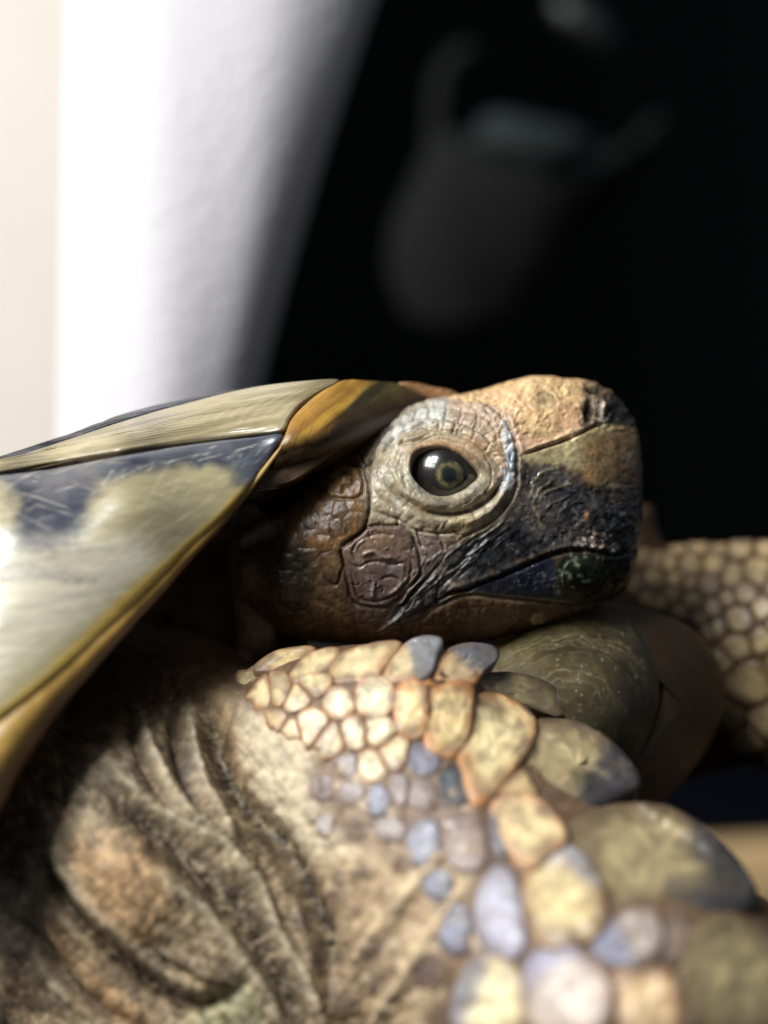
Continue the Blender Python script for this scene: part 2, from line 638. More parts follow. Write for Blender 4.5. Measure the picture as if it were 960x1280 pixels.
def board():
    zc = 4400.0
    k = zc / DP
    t = math.radians(-14)
    x0 = (872 - 480) * k * S
    y0 = zc * S
    Lb, Db, Hb = 0.16, 0.012, 0.0142
    prof = []
    r = 0.003
    for (cx, cz, a0) in ((Db - r, Hb - r, 0), (r, Hb - r, 90), (r, r, 180), (Db - r, r, 270)):
        for a in np.linspace(a0, a0 + 90, 6):
            prof.append((cx + r * math.cos(math.radians(a)), cz + r * math.sin(math.radians(a))))
    prof = np.array(prof)
    xs = np.array([0, 0.001, 0.003, 0.05, 0.1, Lb])
    ins = np.array([0.003, 0.001, 0, 0, 0, 0])
    V = []
    cpt = prof.mean(0)
    for xx, ii in zip(xs, ins):
        q = cpt + (prof - cpt) * (1 - ii * 40)
        # the board is tilted up at its far end
        V.append(np.stack([x0 + xx * math.cos(t) + 0 * q[:, 0], y0 + q[:, 0] + xx * 0.25, q[:, 1] + xx * 0.0 + 0.0002], -1))
    V = np.array(V).reshape(-1, 3)
    n = len(prof)
    F = grid_faces(len(xs), n, wrap_v=True)
    V = np.vstack([V, V[:n].mean(0)[None], V[-n:].mean(0)[None]])
    c0, c1 = len(V) - 2, len(V) - 1
    me_f = [list(f) for f in F]
    o = mesh_obj('board', V, F, M_WOOD, world=True)
    import bmesh
    bm = bmesh.new()
    bm.from_mesh(o.data)
    bm.verts.ensure_lookup_table()
    for j in range(n):
        bm.faces.new((bm.verts[c0], bm.verts[j], bm.verts[(j + 1) % n]))
        bm.faces.new((bm.verts[c1], bm.verts[(len(xs) - 1) * n + j], bm.verts[(len(xs) - 1) * n + (j + 1) % n]))
    bmesh.ops.recalc_face_normals(bm, faces=bm.faces)
    bm.to_mesh(o.data)
    bm.free()
    o['label'] = 'smooth tan wooden board lying on the navy cloth behind the scaly foreleg'
    o['category'] = 'board'


board()

# ------------------------------------------------------------------ the tortoise
ORG = W((500.0, 640 + HC * DP / (DP - 50), 50.0))
tort = thing('tortoise', 'tan and black tortoise with scaly forelegs, head stretched from its shell and resting near the ground',
             'tortoise', ORG)
tort['label'] = 'tan and black tortoise looking ahead with its scaly foreleg in front'

# ---- head relief and pigment
HD = Canvas(300, 440, 840, 840, (118, 92, 62), seed=11)
X, Y = HD.X, HD.Y
n = sstep(0.38, 0.62, fbm(X, Y, 40, 2))[..., None]
HD.C = lin((112, 88, 58)) * n + lin((82, 60, 40)) * (1 - n)

# chin and throat
HD.region([(340, 735), (430, 765), (500, 775), (590, 745), (700, 752), (770, 750), (790, 850), (340, 850)], (112, 87, 55),
          mott=0.6, mcol=(82, 60, 38), mscale=16)
Mchin = HD.mask([(430, 770), (545, 752), (700, 755), (760, 755), (730, 830), (430, 830)], 6)
HD.cells(11, Mchin, 0.6, 0.5, (86, 60, 36), 0.35, seed=21, ax=1.3)
# crown behind the eye
HD.region([(360, 610), (410, 575), (475, 538), (482, 560), (462, 590), (455, 640), (430, 690), (380, 690), (345, 660)],
          (112, 80, 46), mott=0.7, mcol=(66, 46, 30), mscale=16)
# pale skin round the eye
HD.region([(462, 600), (468, 560), (488, 526), (525, 504), (565, 497), (600, 500), (634, 520), (648, 560), (646, 605), (622, 650),
           (580, 676), (520, 672), (468, 664), (458, 630)], (170, 158, 132), soft=13, warp=14, mott=0.6, mcol=(138, 122, 98), mscale=20)
HD.region([(478, 560), (492, 528), (530, 510), (560, 504), (560, 530), (520, 536), (494, 560)], (188, 192, 190), a=0.6, soft=8)
HD.region([(560, 500), (598, 500), (626, 515), (636, 540), (615, 560), (590, 540), (566, 530)], (178, 152, 130), a=0.8, soft=7,
          mott=0.6, mcol=(140, 116, 100), mscale=8)
HD.region([(626, 530), (640, 545), (644, 590), (632, 618), (622, 600), (630, 560)], (186, 200, 214), a=0.8, soft=4)
# snout shield
HD.region([(560, 496), (600, 484), (632, 470), (669, 455), (735, 455), (732, 500), (726, 535), (703, 547), (682, 556), (653, 567),
           (645, 552), (642, 533), (632, 517), (612, 508), (580, 505)], (210, 178, 130), soft=4, warp=5, mott=0.5,
          mcol=(178, 140, 98), mscale=16)
HD.region([(640, 520), (655, 545), (690, 548), (720, 530), (722, 540), (690, 556), (652, 568), (644, 548)], (205, 165, 140), a=0.75, soft=5)
HD.spot(682, 499, 13, 8, 20, (138, 126, 92), 0.7)
HD.spot(676, 505, 6, 5, 0, (120, 112, 88), 0.6)
HD.spot(705, 490, 10, 7, 0, (232, 200, 140), 0.6)
# upper beak, horn coloured
HD.region([(653, 570), (692, 557), (728, 541), (765, 528), (810, 530), (815, 600), (790, 612), (760, 610), (735, 603), (715, 588),
           (690, 580), (662, 582)], (186, 170, 126), soft=4, mott=0.4, mcol=(146, 128, 92), mscale=16)
HD.region([(728, 548), (760, 535), (810, 530), (815, 605), (780, 612), (745, 606), (726, 590)], (120, 88, 56), a=0.85, soft=14,
          mott=0.5, mcol=(84, 62, 44), mscale=22)
HD.spot(733, 596, 12, 9, 20, (150, 112, 64), 0.7)
HD.spot(785, 572, 4, 6, 0, (180, 165, 140), 0.7)  # small highlight painted into the beak colour
HD.spot(720, 553, 10, 5, -20, (190, 172, 130), 0.6)
HD.spot(725, 568, 8, 8, 0, (96, 92, 76), 0.5)
# the black of the beak and the stripe down to the corner of the mouth
BLK = [(652, 586), (680, 578), (708, 585), (730, 600), (760, 612), (812, 606), (812, 700), (780, 712), (752, 692), (722, 688), (690, 694),
       (648, 712), (606, 728), (560, 742), (530, 772), (492, 782), (486, 770), (505, 748), (530, 722), (566, 684), (600, 662), (626, 644), (645, 615)]
HD.region(BLK, (30, 29, 32), soft=15, warp=24, mott=0.6, mcol=(58, 58, 62), mscale=8)
Mblk = HD.mask(BLK, 9, 16)
HD.H += Mblk * ((fbm(X, Y, 7, 301, 3) - .5) * 1.7 + (fbm(X, Y, 18, 302, 3) - .5) * 4)
HD.C += (Mblk * sstep(0.62, 0.74, fbm(X, Y, 6, 303, 3)))[..., None] * lin((84, 80, 74)) + (Mblk * sstep(0.45, 0.7, fbm(X, Y, 34, 305, 3)))[..., None] * lin((62, 54, 46))
# lower jaw and lower beak
HD.region([(584, 738), (648, 713), (690, 696), (700, 740), (708, 751), (640, 748), (590, 743)], (40, 42, 56), soft=3, mott=0.4, mcol=(62, 66, 80), mscale=6)
HD.region([(694, 706), (712, 690), (740, 690), (772, 696), (800, 690), (800, 735), (775, 750), (740, 754), (708, 750), (698, 735)], (34, 38, 26), soft=4,
          mott=0.5, mcol=(20, 20, 18), mscale=12)
HD.region([(590, 740), (640, 746), (705, 751), (704, 757), (640, 754), (586, 747)], (150, 126, 96), a=0.6, soft=3, warp=2)
# the shadow gap on the neck side is painted in further below

# cheek plate
CHEEK = [(428, 688), (440, 676), (457, 662), (475, 657), (495, 658), (511, 664), (519, 678), (525, 697), (525, 715), (517, 729), (499, 747),
         (483, 759), (460, 758), (444, 754), (436, 739), (433, 719), (428, 700)]
HD.region(CHEEK, (108, 88, 78), soft=4, warp=5, h=1.6, mott=0.7, mcol=(84, 64, 60), mscale=14)
for (x, y, r, c_) in ((450, 700, 12, (146, 122, 100)), (490, 715, 12, (132, 118, 120)), (470, 735, 14, (96, 84, 92)), (500, 690, 12, (138, 112, 92)), (448, 735, 10, (108, 80, 66)), (478, 672, 14, (142, 112, 88))):
    HD.spot(x, y, r, r * .7, 20, c_, .6, warp=14)
HD.spot(462, 680, 18, 10, -20, (150, 124, 98), 0.6, h=2)
HD.region([(520, 670), (555, 668), (575, 676), (545, 705), (524, 728), (518, 700)], (128, 112, 104), soft=4, mott=0.5, mcol=(100, 84, 80), mscale=8)
HD.region([(436, 758), (480, 760), (492, 782), (470, 784), (440, 775)], (98, 82, 72), soft=4)

# large form: brow bulge, orbit, cheek
HD.spot(555, 590, 95, 84, 0, None, h=10, p=3)
HD.spot(680, 515, 56, 34, -10, None, h=5, p=3)
HD.spot(740, 570, 50, 34, 0, None, h=2, p=3)
HD.spot(730, 722, 34, 28, 0, None, h=9, p=3)
HD.spot(410, 640, 55, 60, 0, None, h=6, p=3)

# eye opening, lids
EYE = [(513, 590), (516, 574), (532, 565), (555, 564), (571, 570), (584, 579), (599, 594), (589, 606), (578, 614), (559, 621), (542, 620),
       (527, 611), (517, 600)]
EYE = [(556 + (a_ - 556) * .95, 594 + (b_ - 594) * .93) for a_, b_ in EYE]
MEYE = HD.mask(EYE, 2.2, 0.0)
HD.H -= MEYE * 40
HD.C = HD.C * (1 - MEYE[..., None]) + lin((14, 12, 12)) * MEYE[..., None]
HD.line([(511, 590), (515, 571), (533, 562), (556, 561), (573, 567), (590, 577), (609, 592)], 3.6, 5.0, (124, 88, 58), 0.9, warp=1)
HD.line([(511, 592), (514, 603), (525, 616), (541, 626), (560, 627), (581, 620), (597, 609), (610, 595)], 5.0, 4.0, (96, 93, 88), 0.85, warp=1)
# lower lid fullness and crease
HD.line([(490, 585), (500, 604), (518, 622), (540, 632), (562, 633), (585, 626), (606, 613), (618, 598)], 7, 5.0, None, warp=2)
HD.line([(480, 602), (499, 620), (517, 632), (536, 640), (559, 643), (578, 640), (597, 633), (612, 622), (622, 610), (629, 597)], 3.2, -8.0, (62, 54, 44), 0.85, warp=2)
HD.line([(495, 632), (518, 645), (545, 653), (570, 653), (598, 645), (620, 628), (634, 605)], 7, 4.0, None, warp=3)
HD.line([(608, 619), (620, 604), (627, 590), (626, 573), (618, 560)], 4.0, 2.0, (176, 120, 62), 0.8, warp=3)
HD.line([(578, 655), (600, 646), (622, 628), (634, 606)], 4.0, 2.0, (216, 200, 168), 0.7, warp=3)
for i in range(9):            # wrinkles of the lower lid
    x = 497 + i * 6.5
    HD.line([(x, 594 + i * 3.3 + 2), (x + 5, 606 + i * 2.6), (x + 13, 618 + i * 1.9)], 1.5, -1.6, (120, 112, 96), 0.5, warp=5)
# upper lid folds
HD.line([(482, 574), (487, 556), (504, 543), (536, 538), (571, 546), (597, 558), (617, 575), (626, 590)], 2.6, -4.5, (110, 90, 68), 0.7, warp=3)
HD.spot(585, 655, 34, 14, -25, (200, 176, 128), .5)
HD.spot(560, 560, 40, 10, 5, (196, 150, 110), .4)
HD.spot(600, 560, 16, 20, -30, (170, 126, 84), .5)
HD.spot(500, 600, 14, 22, -20, (160, 158, 134), .5)
HD.line([(492, 572), (504, 556), (534, 549), (564, 553), (592, 566), (612, 584)], 5, 3.5, None, warp=2)
HD.line([(497, 562), (525, 556), (552, 555), (580, 562)], 1.6, -1.8, (150, 130, 100), 0.5)
HD.line([(478, 548), (498, 532), (535, 525), (572, 531), (600, 543), (618, 560)], 2.2, -3.0, (130, 116, 96), 0.6, warp=4)
HD.line([(484, 535), (508, 517), (545, 511), (585, 517), (608, 527), (622, 545)], 2.0, -2.6, (132, 118, 100), 0.6, warp=5)
HD.line([(536, 551), (538, 540), (541, 530)], 3.0, 0.0, (196, 160, 92), 0.5)
for (a, b) in (((500, 530), (505, 516)), ((518, 527), (520, 511)), ((536, 525), (537, 508)), ((556, 527), (558, 508)), ((574, 531), (578, 512)),
               ((592, 540), (598, 520)), ((508, 543), (503, 531)), ((548, 539), (548, 526)), ((588, 553), (594, 540)), ((606, 566), (613, 553)),
               ((486, 548), (492, 537)), ((565, 544), (569, 531))):
    HD.line([a, ((a[0] + b[0]) / 2 + 1.5, (a[1] + b[1]) / 2), b], 1.5, -2.2, (120, 104, 88), 0.6, smooth=False)
rse = np.random.RandomState(33)
for i in range(120):          # fine creases running round the eye
    q_ = 1.12 + rse.rand() * 0.75
    a0 = rse.rand() * 6.28
    t_ = a0 + np.linspace(0, 0.15 + rse.rand() * .4, 5)
    HD.line(np.stack([556 + 46 * q_ * np.cos(t_), 592 + 33 * (q_ + .28) * np.sin(t_) * .9], -1), 1.0, rse.choice([-1.1, -0.9, 0.8]), (110, 92, 74), 0.4, warp=6)
for i in range(60):           # and across it
    a0 = rse.rand() * 6.28
    q0 = 1.2 + rse.rand() * .5
    q1 = q0 + .12 + rse.rand() * .2
    HD.line([(556 + 46 * q0 * math.cos(a0), 592 + 38 * q0 * math.sin(a0)), (556 + 46 * q1 * math.cos(a0 + .05), 592 + 38 * q1 * math.sin(a0 + .05))], 1.0, -1.1,
            (116, 98, 80), 0.4, smooth=False, warp=6)
for i in range(90):
    a0, q0 = rse.rand() * 6.28, 1.2 + rse.rand() * .7
    HD.spot(556 + 46 * q0 * math.cos(a0), 592 + 36 * q0 * math.sin(a0), 3 + rse.rand() * 5, 2 + rse.rand() * 3, rse.rand() * 180,
            [(206, 204, 196), (150, 126, 96), (128, 112, 92), (190, 160, 118)][rse.randint(4)], .35, h=rse.rand() * 1.0)
# beads along the front of the orbit
for (x, y, r) in ((606, 512, 8), (618, 522, 8), (628, 534, 8), (634, 549, 8), (637, 565, 9), (637, 582, 9), (633, 599, 9), (626, 614, 9), (615, 628, 9),
                  (601, 639, 9), (585, 648, 10), (567, 655, 10)):
    HD.spot(x, y, r * .75, r * .75, 0, None, h=2.2, p=3, warp=5)
MB = HD.mask([(590, 500), (622, 512), (645, 545), (646, 600), (632, 580), (622, 550), (604, 528), (588, 516)], 4)
HD.cells(12, MB, 1.8, 0.6, (120, 96, 80), 0.35, seed=8)
# crease between the orbit and the snout
HD.line([(600, 505), (620, 516), (636, 534), (645, 561), (647, 594), (640, 620), (623, 645), (598, 662), (570, 676)], 2.2, -4.2, (84, 66, 54), 0.6, warp=5)
HD.line([(636, 520), (644, 538), (650, 558), (654, 568)], 3.0, 2.5, (206, 168, 146), 0.6, warp=2)
# snout shield edge and beak joint
HD.line([(653, 569), (672, 562), (692, 556), (712, 548), (728, 541), (747, 532), (768, 526)], 1.8, -5.0, (46, 36, 28), 0.85, warp=2)
HD.line([(655, 564), (690, 551), (725, 535)], 2.5, 1.8, (222, 196, 150), 0.6, warp=2)
for (x, y) in ((697, 549), (716, 543), (726, 537), (719, 549)):
    HD.spot(x, y, 4, 3, -20, (234, 216, 178), 0.8, h=2.0)
Msn = HD.mask([(600, 487), (669, 466), (728, 474), (728, 530), (655, 560), (640, 525), (600, 505)], 6)
HD.cells(19, Msn, 0.3, 0.2, (176, 130, 96), 0.12, seed=31, vary=0.05)
HD.H += Msn * (fbm(X, Y, 12, 77) - 0.5) * 1.6
HD.line([(668, 498), (682, 494), (694, 500)], 1.5, -1.4, (120, 104, 74), 0.5)
rsn = np.random.RandomState(12)
for i in range(130):
    x, y = 606 + rsn.rand() * 122, 472 + rsn.rand() * 92
    if y < 490 - (x - 600) * 0.3 or y > 575 - (x - 640) * .3:
        continue
    l = 4 + rsn.rand() * 14
    an = math.radians(-25 + rsn.randn() * 40)
    HD.line([(x, y), (x + l * .5 * math.cos(an), y + l * .5 * math.sin(an) - 1), (x + l * math.cos(an + .3), y + l * math.sin(an + .3))], 1.1,
            rsn.choice([-1.1, 0.9]), [(176, 132, 100), (240, 218, 176), (190, 150, 116)][rsn.randint(3)], 0.5)
HD.region([(606, 492), (634, 486), (660, 500), (650, 520), (630, 512)], (214, 172, 136), a=.5, soft=9)
HD.region([(690, 520), (722, 505), (726, 530), (700, 545)], (196, 150, 116), a=.5, soft=9)
HD.C *= (1 + Msn * (fbm(X, Y, 9, 310) - .5) * .5)[..., None]
# nostrils and the broken dark horn around them
HD.region([(728, 480), (748, 478), (768, 492), (790, 515), (790, 528), (765, 526), (745, 530), (728, 536), (724, 515)], (120, 102, 80), a=0.8, soft=4,
          mott=0.8, mcol=(52, 42, 34), mscale=8)
HD.spot(735, 515, 5.5, 11, 8, (8, 7, 7), 1.0, h=-12, p=4, warp=2)
HD.spot(742, 488, 9, 4, 8, (8, 7, 7), 0.95, h=-7, p=4, warp=2)
HD.spot(765, 519, 8, 12, 12, (12, 10, 12), 0.97, h=-6, p=4, warp=3)
HD.spot(752, 512, 3, 10, 5, (214, 202, 184), 0.7, h=2, p=3)
HD.spot(757, 523, 5, 4, 0, (206, 196, 180), 0.6, h=1.5)
HD.spot(784, 518, 3, 5, 0, (190, 184, 170), 0.6, h=1.2)
HD.region([(757, 498), (772, 496), (790, 512), (796, 530), (780, 531), (764, 530), (758, 516)], (18, 16, 18), a=.9, soft=4, warp=9)
HD.region([(744, 500), (752, 498), (757, 512), (756, 528), (748, 530), (746, 515)], (200, 184, 160), a=.6, soft=3, warp=6)
HD.H += HD.mask([(728, 480), (768, 488), (795, 515), (795, 532), (735, 532)], 5) * (fbm(X, Y, 8, 304, 3) - .5) * 9
# mouth
HD.line([(500, 776), (530, 765), (560, 744), (584, 738), (607, 728), (648, 712), (690, 693), (722, 687), (748, 690), (770, 694), (800, 688)], 2.4, -8, (8, 7, 8), 0.9, warp=2)
HD.line([(540, 742), (590, 727), (640, 708), (690, 687), (730, 681), (765, 686)], 3.5, 2.5, None, warp=2)
HD.line([(484, 783), (520, 778), (546, 760), (585, 745), (640, 750), (704, 756), (745, 756), (780, 748)], 2.0, -4, (60, 42, 28), 0.7, warp=2)
HD.line([(549, 727), (546, 742), (545, 758)], 1.5, -3, (14, 12, 12), 0.6)
# scratches on the black horn, chips of dried food
rs = np.random.RandomState(4)
for pts, w, a in (([(663, 607), (670, 598), (679, 591), (701, 585)], 1.7, .7), ([(674, 629), (679, 618), (690, 610), (703, 606), (717, 604)], 1.9, .8),
                  ([(666, 613), (667, 630), (672, 645), (676, 661)], 2.2, .75), ([(668, 622), (672, 612), (682, 602), (692, 598)], 1.6, .6),
                  ([(660, 622), (664, 612), (668, 606)], 1.6, .6), ([(684, 638), (696, 626), (712, 620)], 1.2, .35), ([(700, 640), (716, 630), (735, 626)], 1.0, .25)):
    HD.line(pts, w, 1.3, (176, 168, 128), a * .6, warp=9)
for i in range(70):           # long streaks running down to the mouth corner
    t = rs.rand()
    x = 640 - 140 * t + rs.randn() * 8
    y = 640 + 105 * t + rs.randn() * 14 + 16
    l = 10 + rs.rand() * 22
    HD.line([(x, y), (x - l * .45, y + l * .42), (x - l, y + l * 0.82)], 1.0 + rs.rand() * .9, rs.choice([-1.8, 1.2, 1.6]),
            rs.choice([0, 1]) and (108, 110, 118) or (150, 150, 150), 0.10 + 0.45 * rs.rand() ** 2, warp=4)
for i in range(120):          # nicks
    x = 655 + rs.rand() * 140
    y = 600 + rs.rand() * 85
    l = 2 + rs.rand() * 7
    an = rs.rand() * 6.3
    HD.line([(x, y), (x + l * math.cos(an), y + l * math.sin(an))], 0.9, rs.choice([-1.2, 1.0]), (120, 116, 112), 0.45 * rs.rand(), smooth=False)
for i in range(45):
    x = 742 + rs.randn() * 13
    y = 681 + rs.randn() * 8
    HD.spot(x, y, 1.6 + rs.rand() * 2, 1.2 + rs.rand() * 1.6, rs.rand() * 90, [(196, 190, 180), (150, 120, 104), (110, 86, 84)][rs.randint(3)], 0.7, h=1.6)
for i in range(26):
    x = 716 + rs.randn() * 16
    y = 705 + rs.randn() * 16
    HD.spot(x, y, 1.5 + rs.rand() * 1.6, 1.2 + rs.rand() * 1.2, rs.rand() * 90, (150, 156, 140), 0.55, h=1.0)
for i in range(26):
    HD.spot(640 + rs.rand() * 60, 715 + rs.rand() * 26, 1.4, 1.2, 0, (150, 158, 176), 0.4, h=0.8)
HD.spot(733, 646, 2.5, 6, 0, (206, 150, 116), 0.9, h=1.2)
HD.line([(704, 730), (702, 716), (708, 704), (716, 700), (722, 708)], 1.4, 1.4, (150, 156, 128), 0.6)
HD.line([(728, 742), (742, 736), (752, 722), (756, 706)], 1.6, -2, None)
# cheek plate relief
HD.line(CHEEK, 2.0, -4.5, (52, 38, 30), 0.75, warp=5, closed=True)
HD.line([(438, 705), (450, 708), (459, 703), (475, 702), (489, 706), (503, 704)], 1.8, -2.8, (64, 48, 42), 0.6)
HD.line([(452, 694), (466, 690), (478, 696), (492, 697)], 2.6, 3.0, (150, 126, 108), 0.4)
HD.line([(467, 724), (466, 736), (466, 747)], 2.2, 3.2, (168, 152, 140), 0.5)
HD.line([(440, 716), (443, 735), (452, 748), (470, 752), (490, 746), (507, 730), (514, 712), (513, 696)], 1.8, -3, (70, 54, 48), 0.5)
HD.line([(476, 724), (488, 720), (500, 726)], 1.8, -2.5, (72, 58, 60), 0.5)
HD.line([(458, 672), (476, 667), (494, 670)], 1.6, -2.2, (84, 66, 60), 0.5)
HD.line([(484, 745), (500, 732), (515, 716)], 2.0, 2.5, (150, 136, 126), 0.35)
for i in range(26):
    x = 440 + rs.rand() * 76
    y = 664 + rs.rand() * 88
    l = 5 + rs.rand() * 12
    an = rs.rand() * 6.3
    HD.line([(x, y), (x + l * .5 * math.cos(an), y + l * .5 * math.sin(an)), (x + l * math.cos(an + .5), y + l * math.sin(an + .5))], 1.1,
            rs.choice([-1.8, 1.6]), (86, 70, 64), 0.3)
# furrows behind the corner of the mouth
for k in range(5):
    HD.line([(560 - k * 6, 690 + k * 2), (540 - k * 6, 716 + k * 4), (515 - k * 4, 742 + k * 5), (494 - k * 2, 760 + k * 4)], 1.6, -2.6, (56, 48, 46), 0.5)
    HD.line([(556 - k * 6, 690 + k * 2), (536 - k * 6, 716 + k * 4), (511 - k * 4, 742 + k * 5)], 1.6, 2.0, (140, 128, 118), 0.3)
# plates below the eye
for pts in ([(520, 660), (524, 672), (528, 684)], [(545, 664), (552, 676), (556, 690)], [(566, 662), (574, 670)], [(470, 640), (494, 648), (518, 662), (545, 666), (575, 664)],
            [(496, 648), (498, 657)], [(470, 612), (486, 630), (500, 642)]):
    HD.line(pts, 1.6, -3, (110, 94, 80), 0.6)
Mlow = HD.mask([(466, 620), (495, 638), (560, 660), (600, 660), (560, 690), (525, 690), (510, 662), (470, 656)], 6)
HD.cells(15, Mlow, 0.9, 0.7, (120, 104, 90), 0.3, seed=41, ax=1.5, ang=15)
# scales behind the eye
CURL = [(410, 600), (420, 586), (436, 582), (450, 590), (456, 606), (449, 622), (430, 626), (412, 622)]
HD.region(CURL, (132, 98, 58), a=0.6, soft=4, h=2)
HD.line(CURL, 1.6, -3, (52, 34, 22), 0.7, warp=6, closed=True)
HD.line([(420, 602), (430, 594), (441, 597), (440, 608), (431, 612), (428, 620)], 1.6, -4, (50, 34, 24), 0.75)
HD.line([(430, 606), (434, 602)], 2.5, 3, (190, 160, 110), 0.6, smooth=False)
HD.line([(370, 612), (390, 604), (410, 596), (422, 577), (448, 558), (473, 546)], 1.9, -5, (46, 30, 20), 0.85)
HD.line([(416, 574), (436, 580), (458, 584), (470, 572)], 1.8, -5, (46, 30, 20), 0.85)
HD.line([(440, 562), (452, 572), (458, 584)], 1.5, -3, (50, 32, 22), 0.7)
HD.line([(457, 586), (462, 610), (461, 640), (455, 662), (436, 676), (426, 684)], 2.0, -6, (48, 34, 24), 0.85)
HD.line([(426, 684), (418, 672), (414, 662)], 1.5, -3, (48, 34, 24), 0.7)
HD.line([(427, 688), (428, 710), (420, 732), (408, 724), (404, 714)], 1.8, -3.5, (50, 36, 24), 0.7)
HD.line([(396, 590), (425, 568), (460, 546)], 2.2, 2.5, (176, 126, 66), 0.6)
HD.line([(400, 580), (432, 560), (462, 541)], 1.4, -3, (70, 44, 26), 0.6)
Mb = HD.mask([(350, 640), (375, 612), (410, 628), (455, 626), (458, 655), (425, 683), (425, 760), (470, 790), (350, 800)], 8)
HD.cells(23, Mb, 0.8, 0.5, (60, 42, 28), 0.22, seed=51, vary=0.16)
HD.region([(332, 690), (360, 682), (386, 690), (390, 755), (370, 775), (335, 765)], (30, 23, 16), soft=18, warp=20, a=.8)  # shade of the gap at the neck, painted into the pigment
Mtop = HD.mask([(470, 545), (505, 512), (560, 494), (605, 488), (600, 505), (560, 505), (510, 524), (480, 552)], 4)
HD.cells(14, Mtop, 1.6, 0.3, (150, 120, 96), 0.25, seed=61, vary=0.08)
HD.line([(462, 600), (467, 570), (480, 545), (500, 524)], 2.2, -3.5, (84, 66, 48), 0.6)
HD.spot(673, 773, 12, 7, -10, (150, 132, 96), 0.8, h=4, p=4)
HD.line([(662, 780), (664, 768), (674, 765), (685, 772)], 1.4, -2.2, (80, 60, 40), 0.6)
# fine skin relief everywhere but the eye
rel = (1 - MEYE)
HD.H += rel * ((fbm(X, Y, 7, 91) - .5) * 1.3 + (fbm(X, Y, 3, 92, 2) - .5) * 0.7 + (fbm(X, Y, 26, 95) - .5) * 3)
HD.C *= (1 + rel * (fbm(X, Y, 5, 99) - .5) * 0.75 + rel * (fbm(X, Y, 30, 17) - .5) * 0.25)[..., None]

# ---- head form
topc = np.array([(300, 668), (330, 650), (370, 606), (420, 566), (470, 534), (490, 521), (512, 508), (545, 499), (570, 495), (600, 488), (640, 475),
                 (665, 470), (690, 470), (704, 473.5), (720, 472.5), (736, 476), (745, 477), (752, 483), (765, 488), (771, 497), (780, 503), (787, 516), (793, 523), (799, 545), (803, 585)], float)
botc = np.array([(300, 760), (340, 792), (400, 804), (480, 808), (560, 807), (610, 801), (650, 792), (700, 776), (740, 760), (770, 748), (785, 735), (793, 716), (799, 690), (803, 640)], float)
widc = np.array([(300, 120), (360, 140), (420, 146), (480, 142), (540, 132), (600, 118), (660, 103), (710, 90), (745, 76), (770, 60), (785, 44), (795, 28), (801, 12), (803, 3)], float)


def pint(tab, x):
    from numpy import interp
    return interp(x, tab[:, 0], tab[:, 1])


def smooth1(v, k):
    ker = np.hanning(k + 2)[1:-1]
    ker /= ker.sum()
    return np.convolve(np.r_[np.full(k, v[0]), v, np.full(k, v[-1])], ker, 'same')[k:-k]


xs = np.r_[np.arange(302, 770, 1.25), 770 + 33 * np.sin(np.linspace(0, np.pi / 2, 44))]
nth = 330
fine = np.linspace(302, 803, 1003)
tp = np.interp(xs, fine, smooth1(pint(topc, fine), 8))
bt = np.interp(xs, fine, smooth1(pint(botc, fine), 15))
wd = np.interp(xs, fine, smooth1(pint(widc, fine), 9))
th = np.r_[np.linspace(-np.pi / 2, np.pi / 2, nth), np.linspace(np.pi / 2, 3 * np.pi / 2, 92)[1:-1]]
nv = len(th)
sn = np.sin(th)
cs = np.cos(th)
ne = 2.05 + 0.4 * sstep(790, 560, xs)[:, None]
yy = ((tp + bt) / 2)[:, None] - ((bt - tp) / 2)[:, None] * sn[None]
hh = np.sign(cs)[None] * (1 - np.abs(sn)[None] ** ne + 1e-9) ** (1 / ne)
DCH = -128.0
dd = (DCH + (xs - 560) * 0.08)[:, None] + wd[:, None] * hh
HP = np.stack([np.repeat(xs[:, None], nv, 1), yy, dd], -1)


def grid_normals(P):
    du = np.gradient(P, axis=0)
    dv = (np.roll(P, -1, 1) - np.roll(P, 1, 1)) / 2
    nn = np.cross(du, dv)
    return nn / (np.linalg.norm(nn, axis=-1, keepdims=True) + 1e-9)


HN = grid_normals(HP)
if HN[200, nth // 2, 2] < 0:
    HN = -HN
Hh = HD.at(HD.H, HP[..., 0], HP[..., 1])
edge = sstep(0, 0.4, np.abs(hh))
amp = 0.35 + 0.65 * edge
tail = sstep(803.5, 794, xs)[:, None]
HEADP = HP + HN * (Hh * amp * tail)[..., None]
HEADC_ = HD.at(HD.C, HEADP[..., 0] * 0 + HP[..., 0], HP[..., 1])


def surf_head(px, py):
    """depth of the undisplaced near side of the head"""
    i = np.interp(px, xs, np.arange(len(xs)))
    t, b, w = np.interp(px, xs, tp), np.interp(px, xs, bt), np.interp(px, xs, wd)
    s_ = np.clip(((t + b) / 2 - py) / ((b - t) / 2), -1, 1)
    return DCH + (px - 560) * 0.08 + w * (1 - np.abs(s_) ** 2.4) ** (1 / 2.4)


# ------------------------------------------------------------------ legs, neck and trunk: signed distance -> quads
def rcone(p, a, b, r1, r2):
    a = np.array(a, float)
    b = np.array(b, float)
    ba = b - a
    t = np.clip(((p - a) @ ba) / (ba @ ba), 0, 1)
    q = p - a - t[..., None] * ba
    return np.sqrt((q * q).sum(-1)) - (r1 + (r2 - r1) * t)


def smin(a, b, k):
    h = np.clip(0.5 + 0.5 * (b - a) / k, 0, 1)
    return b * (1 - h) + a * h - k * h * (1 - h)


def ell(p, c, r):
    q = (p - np.array(c, float)) / np.array(r, float)
    l = np.sqrt((q * q).sum(-1)) + 1e-9
    return (l - 1) * min(r)


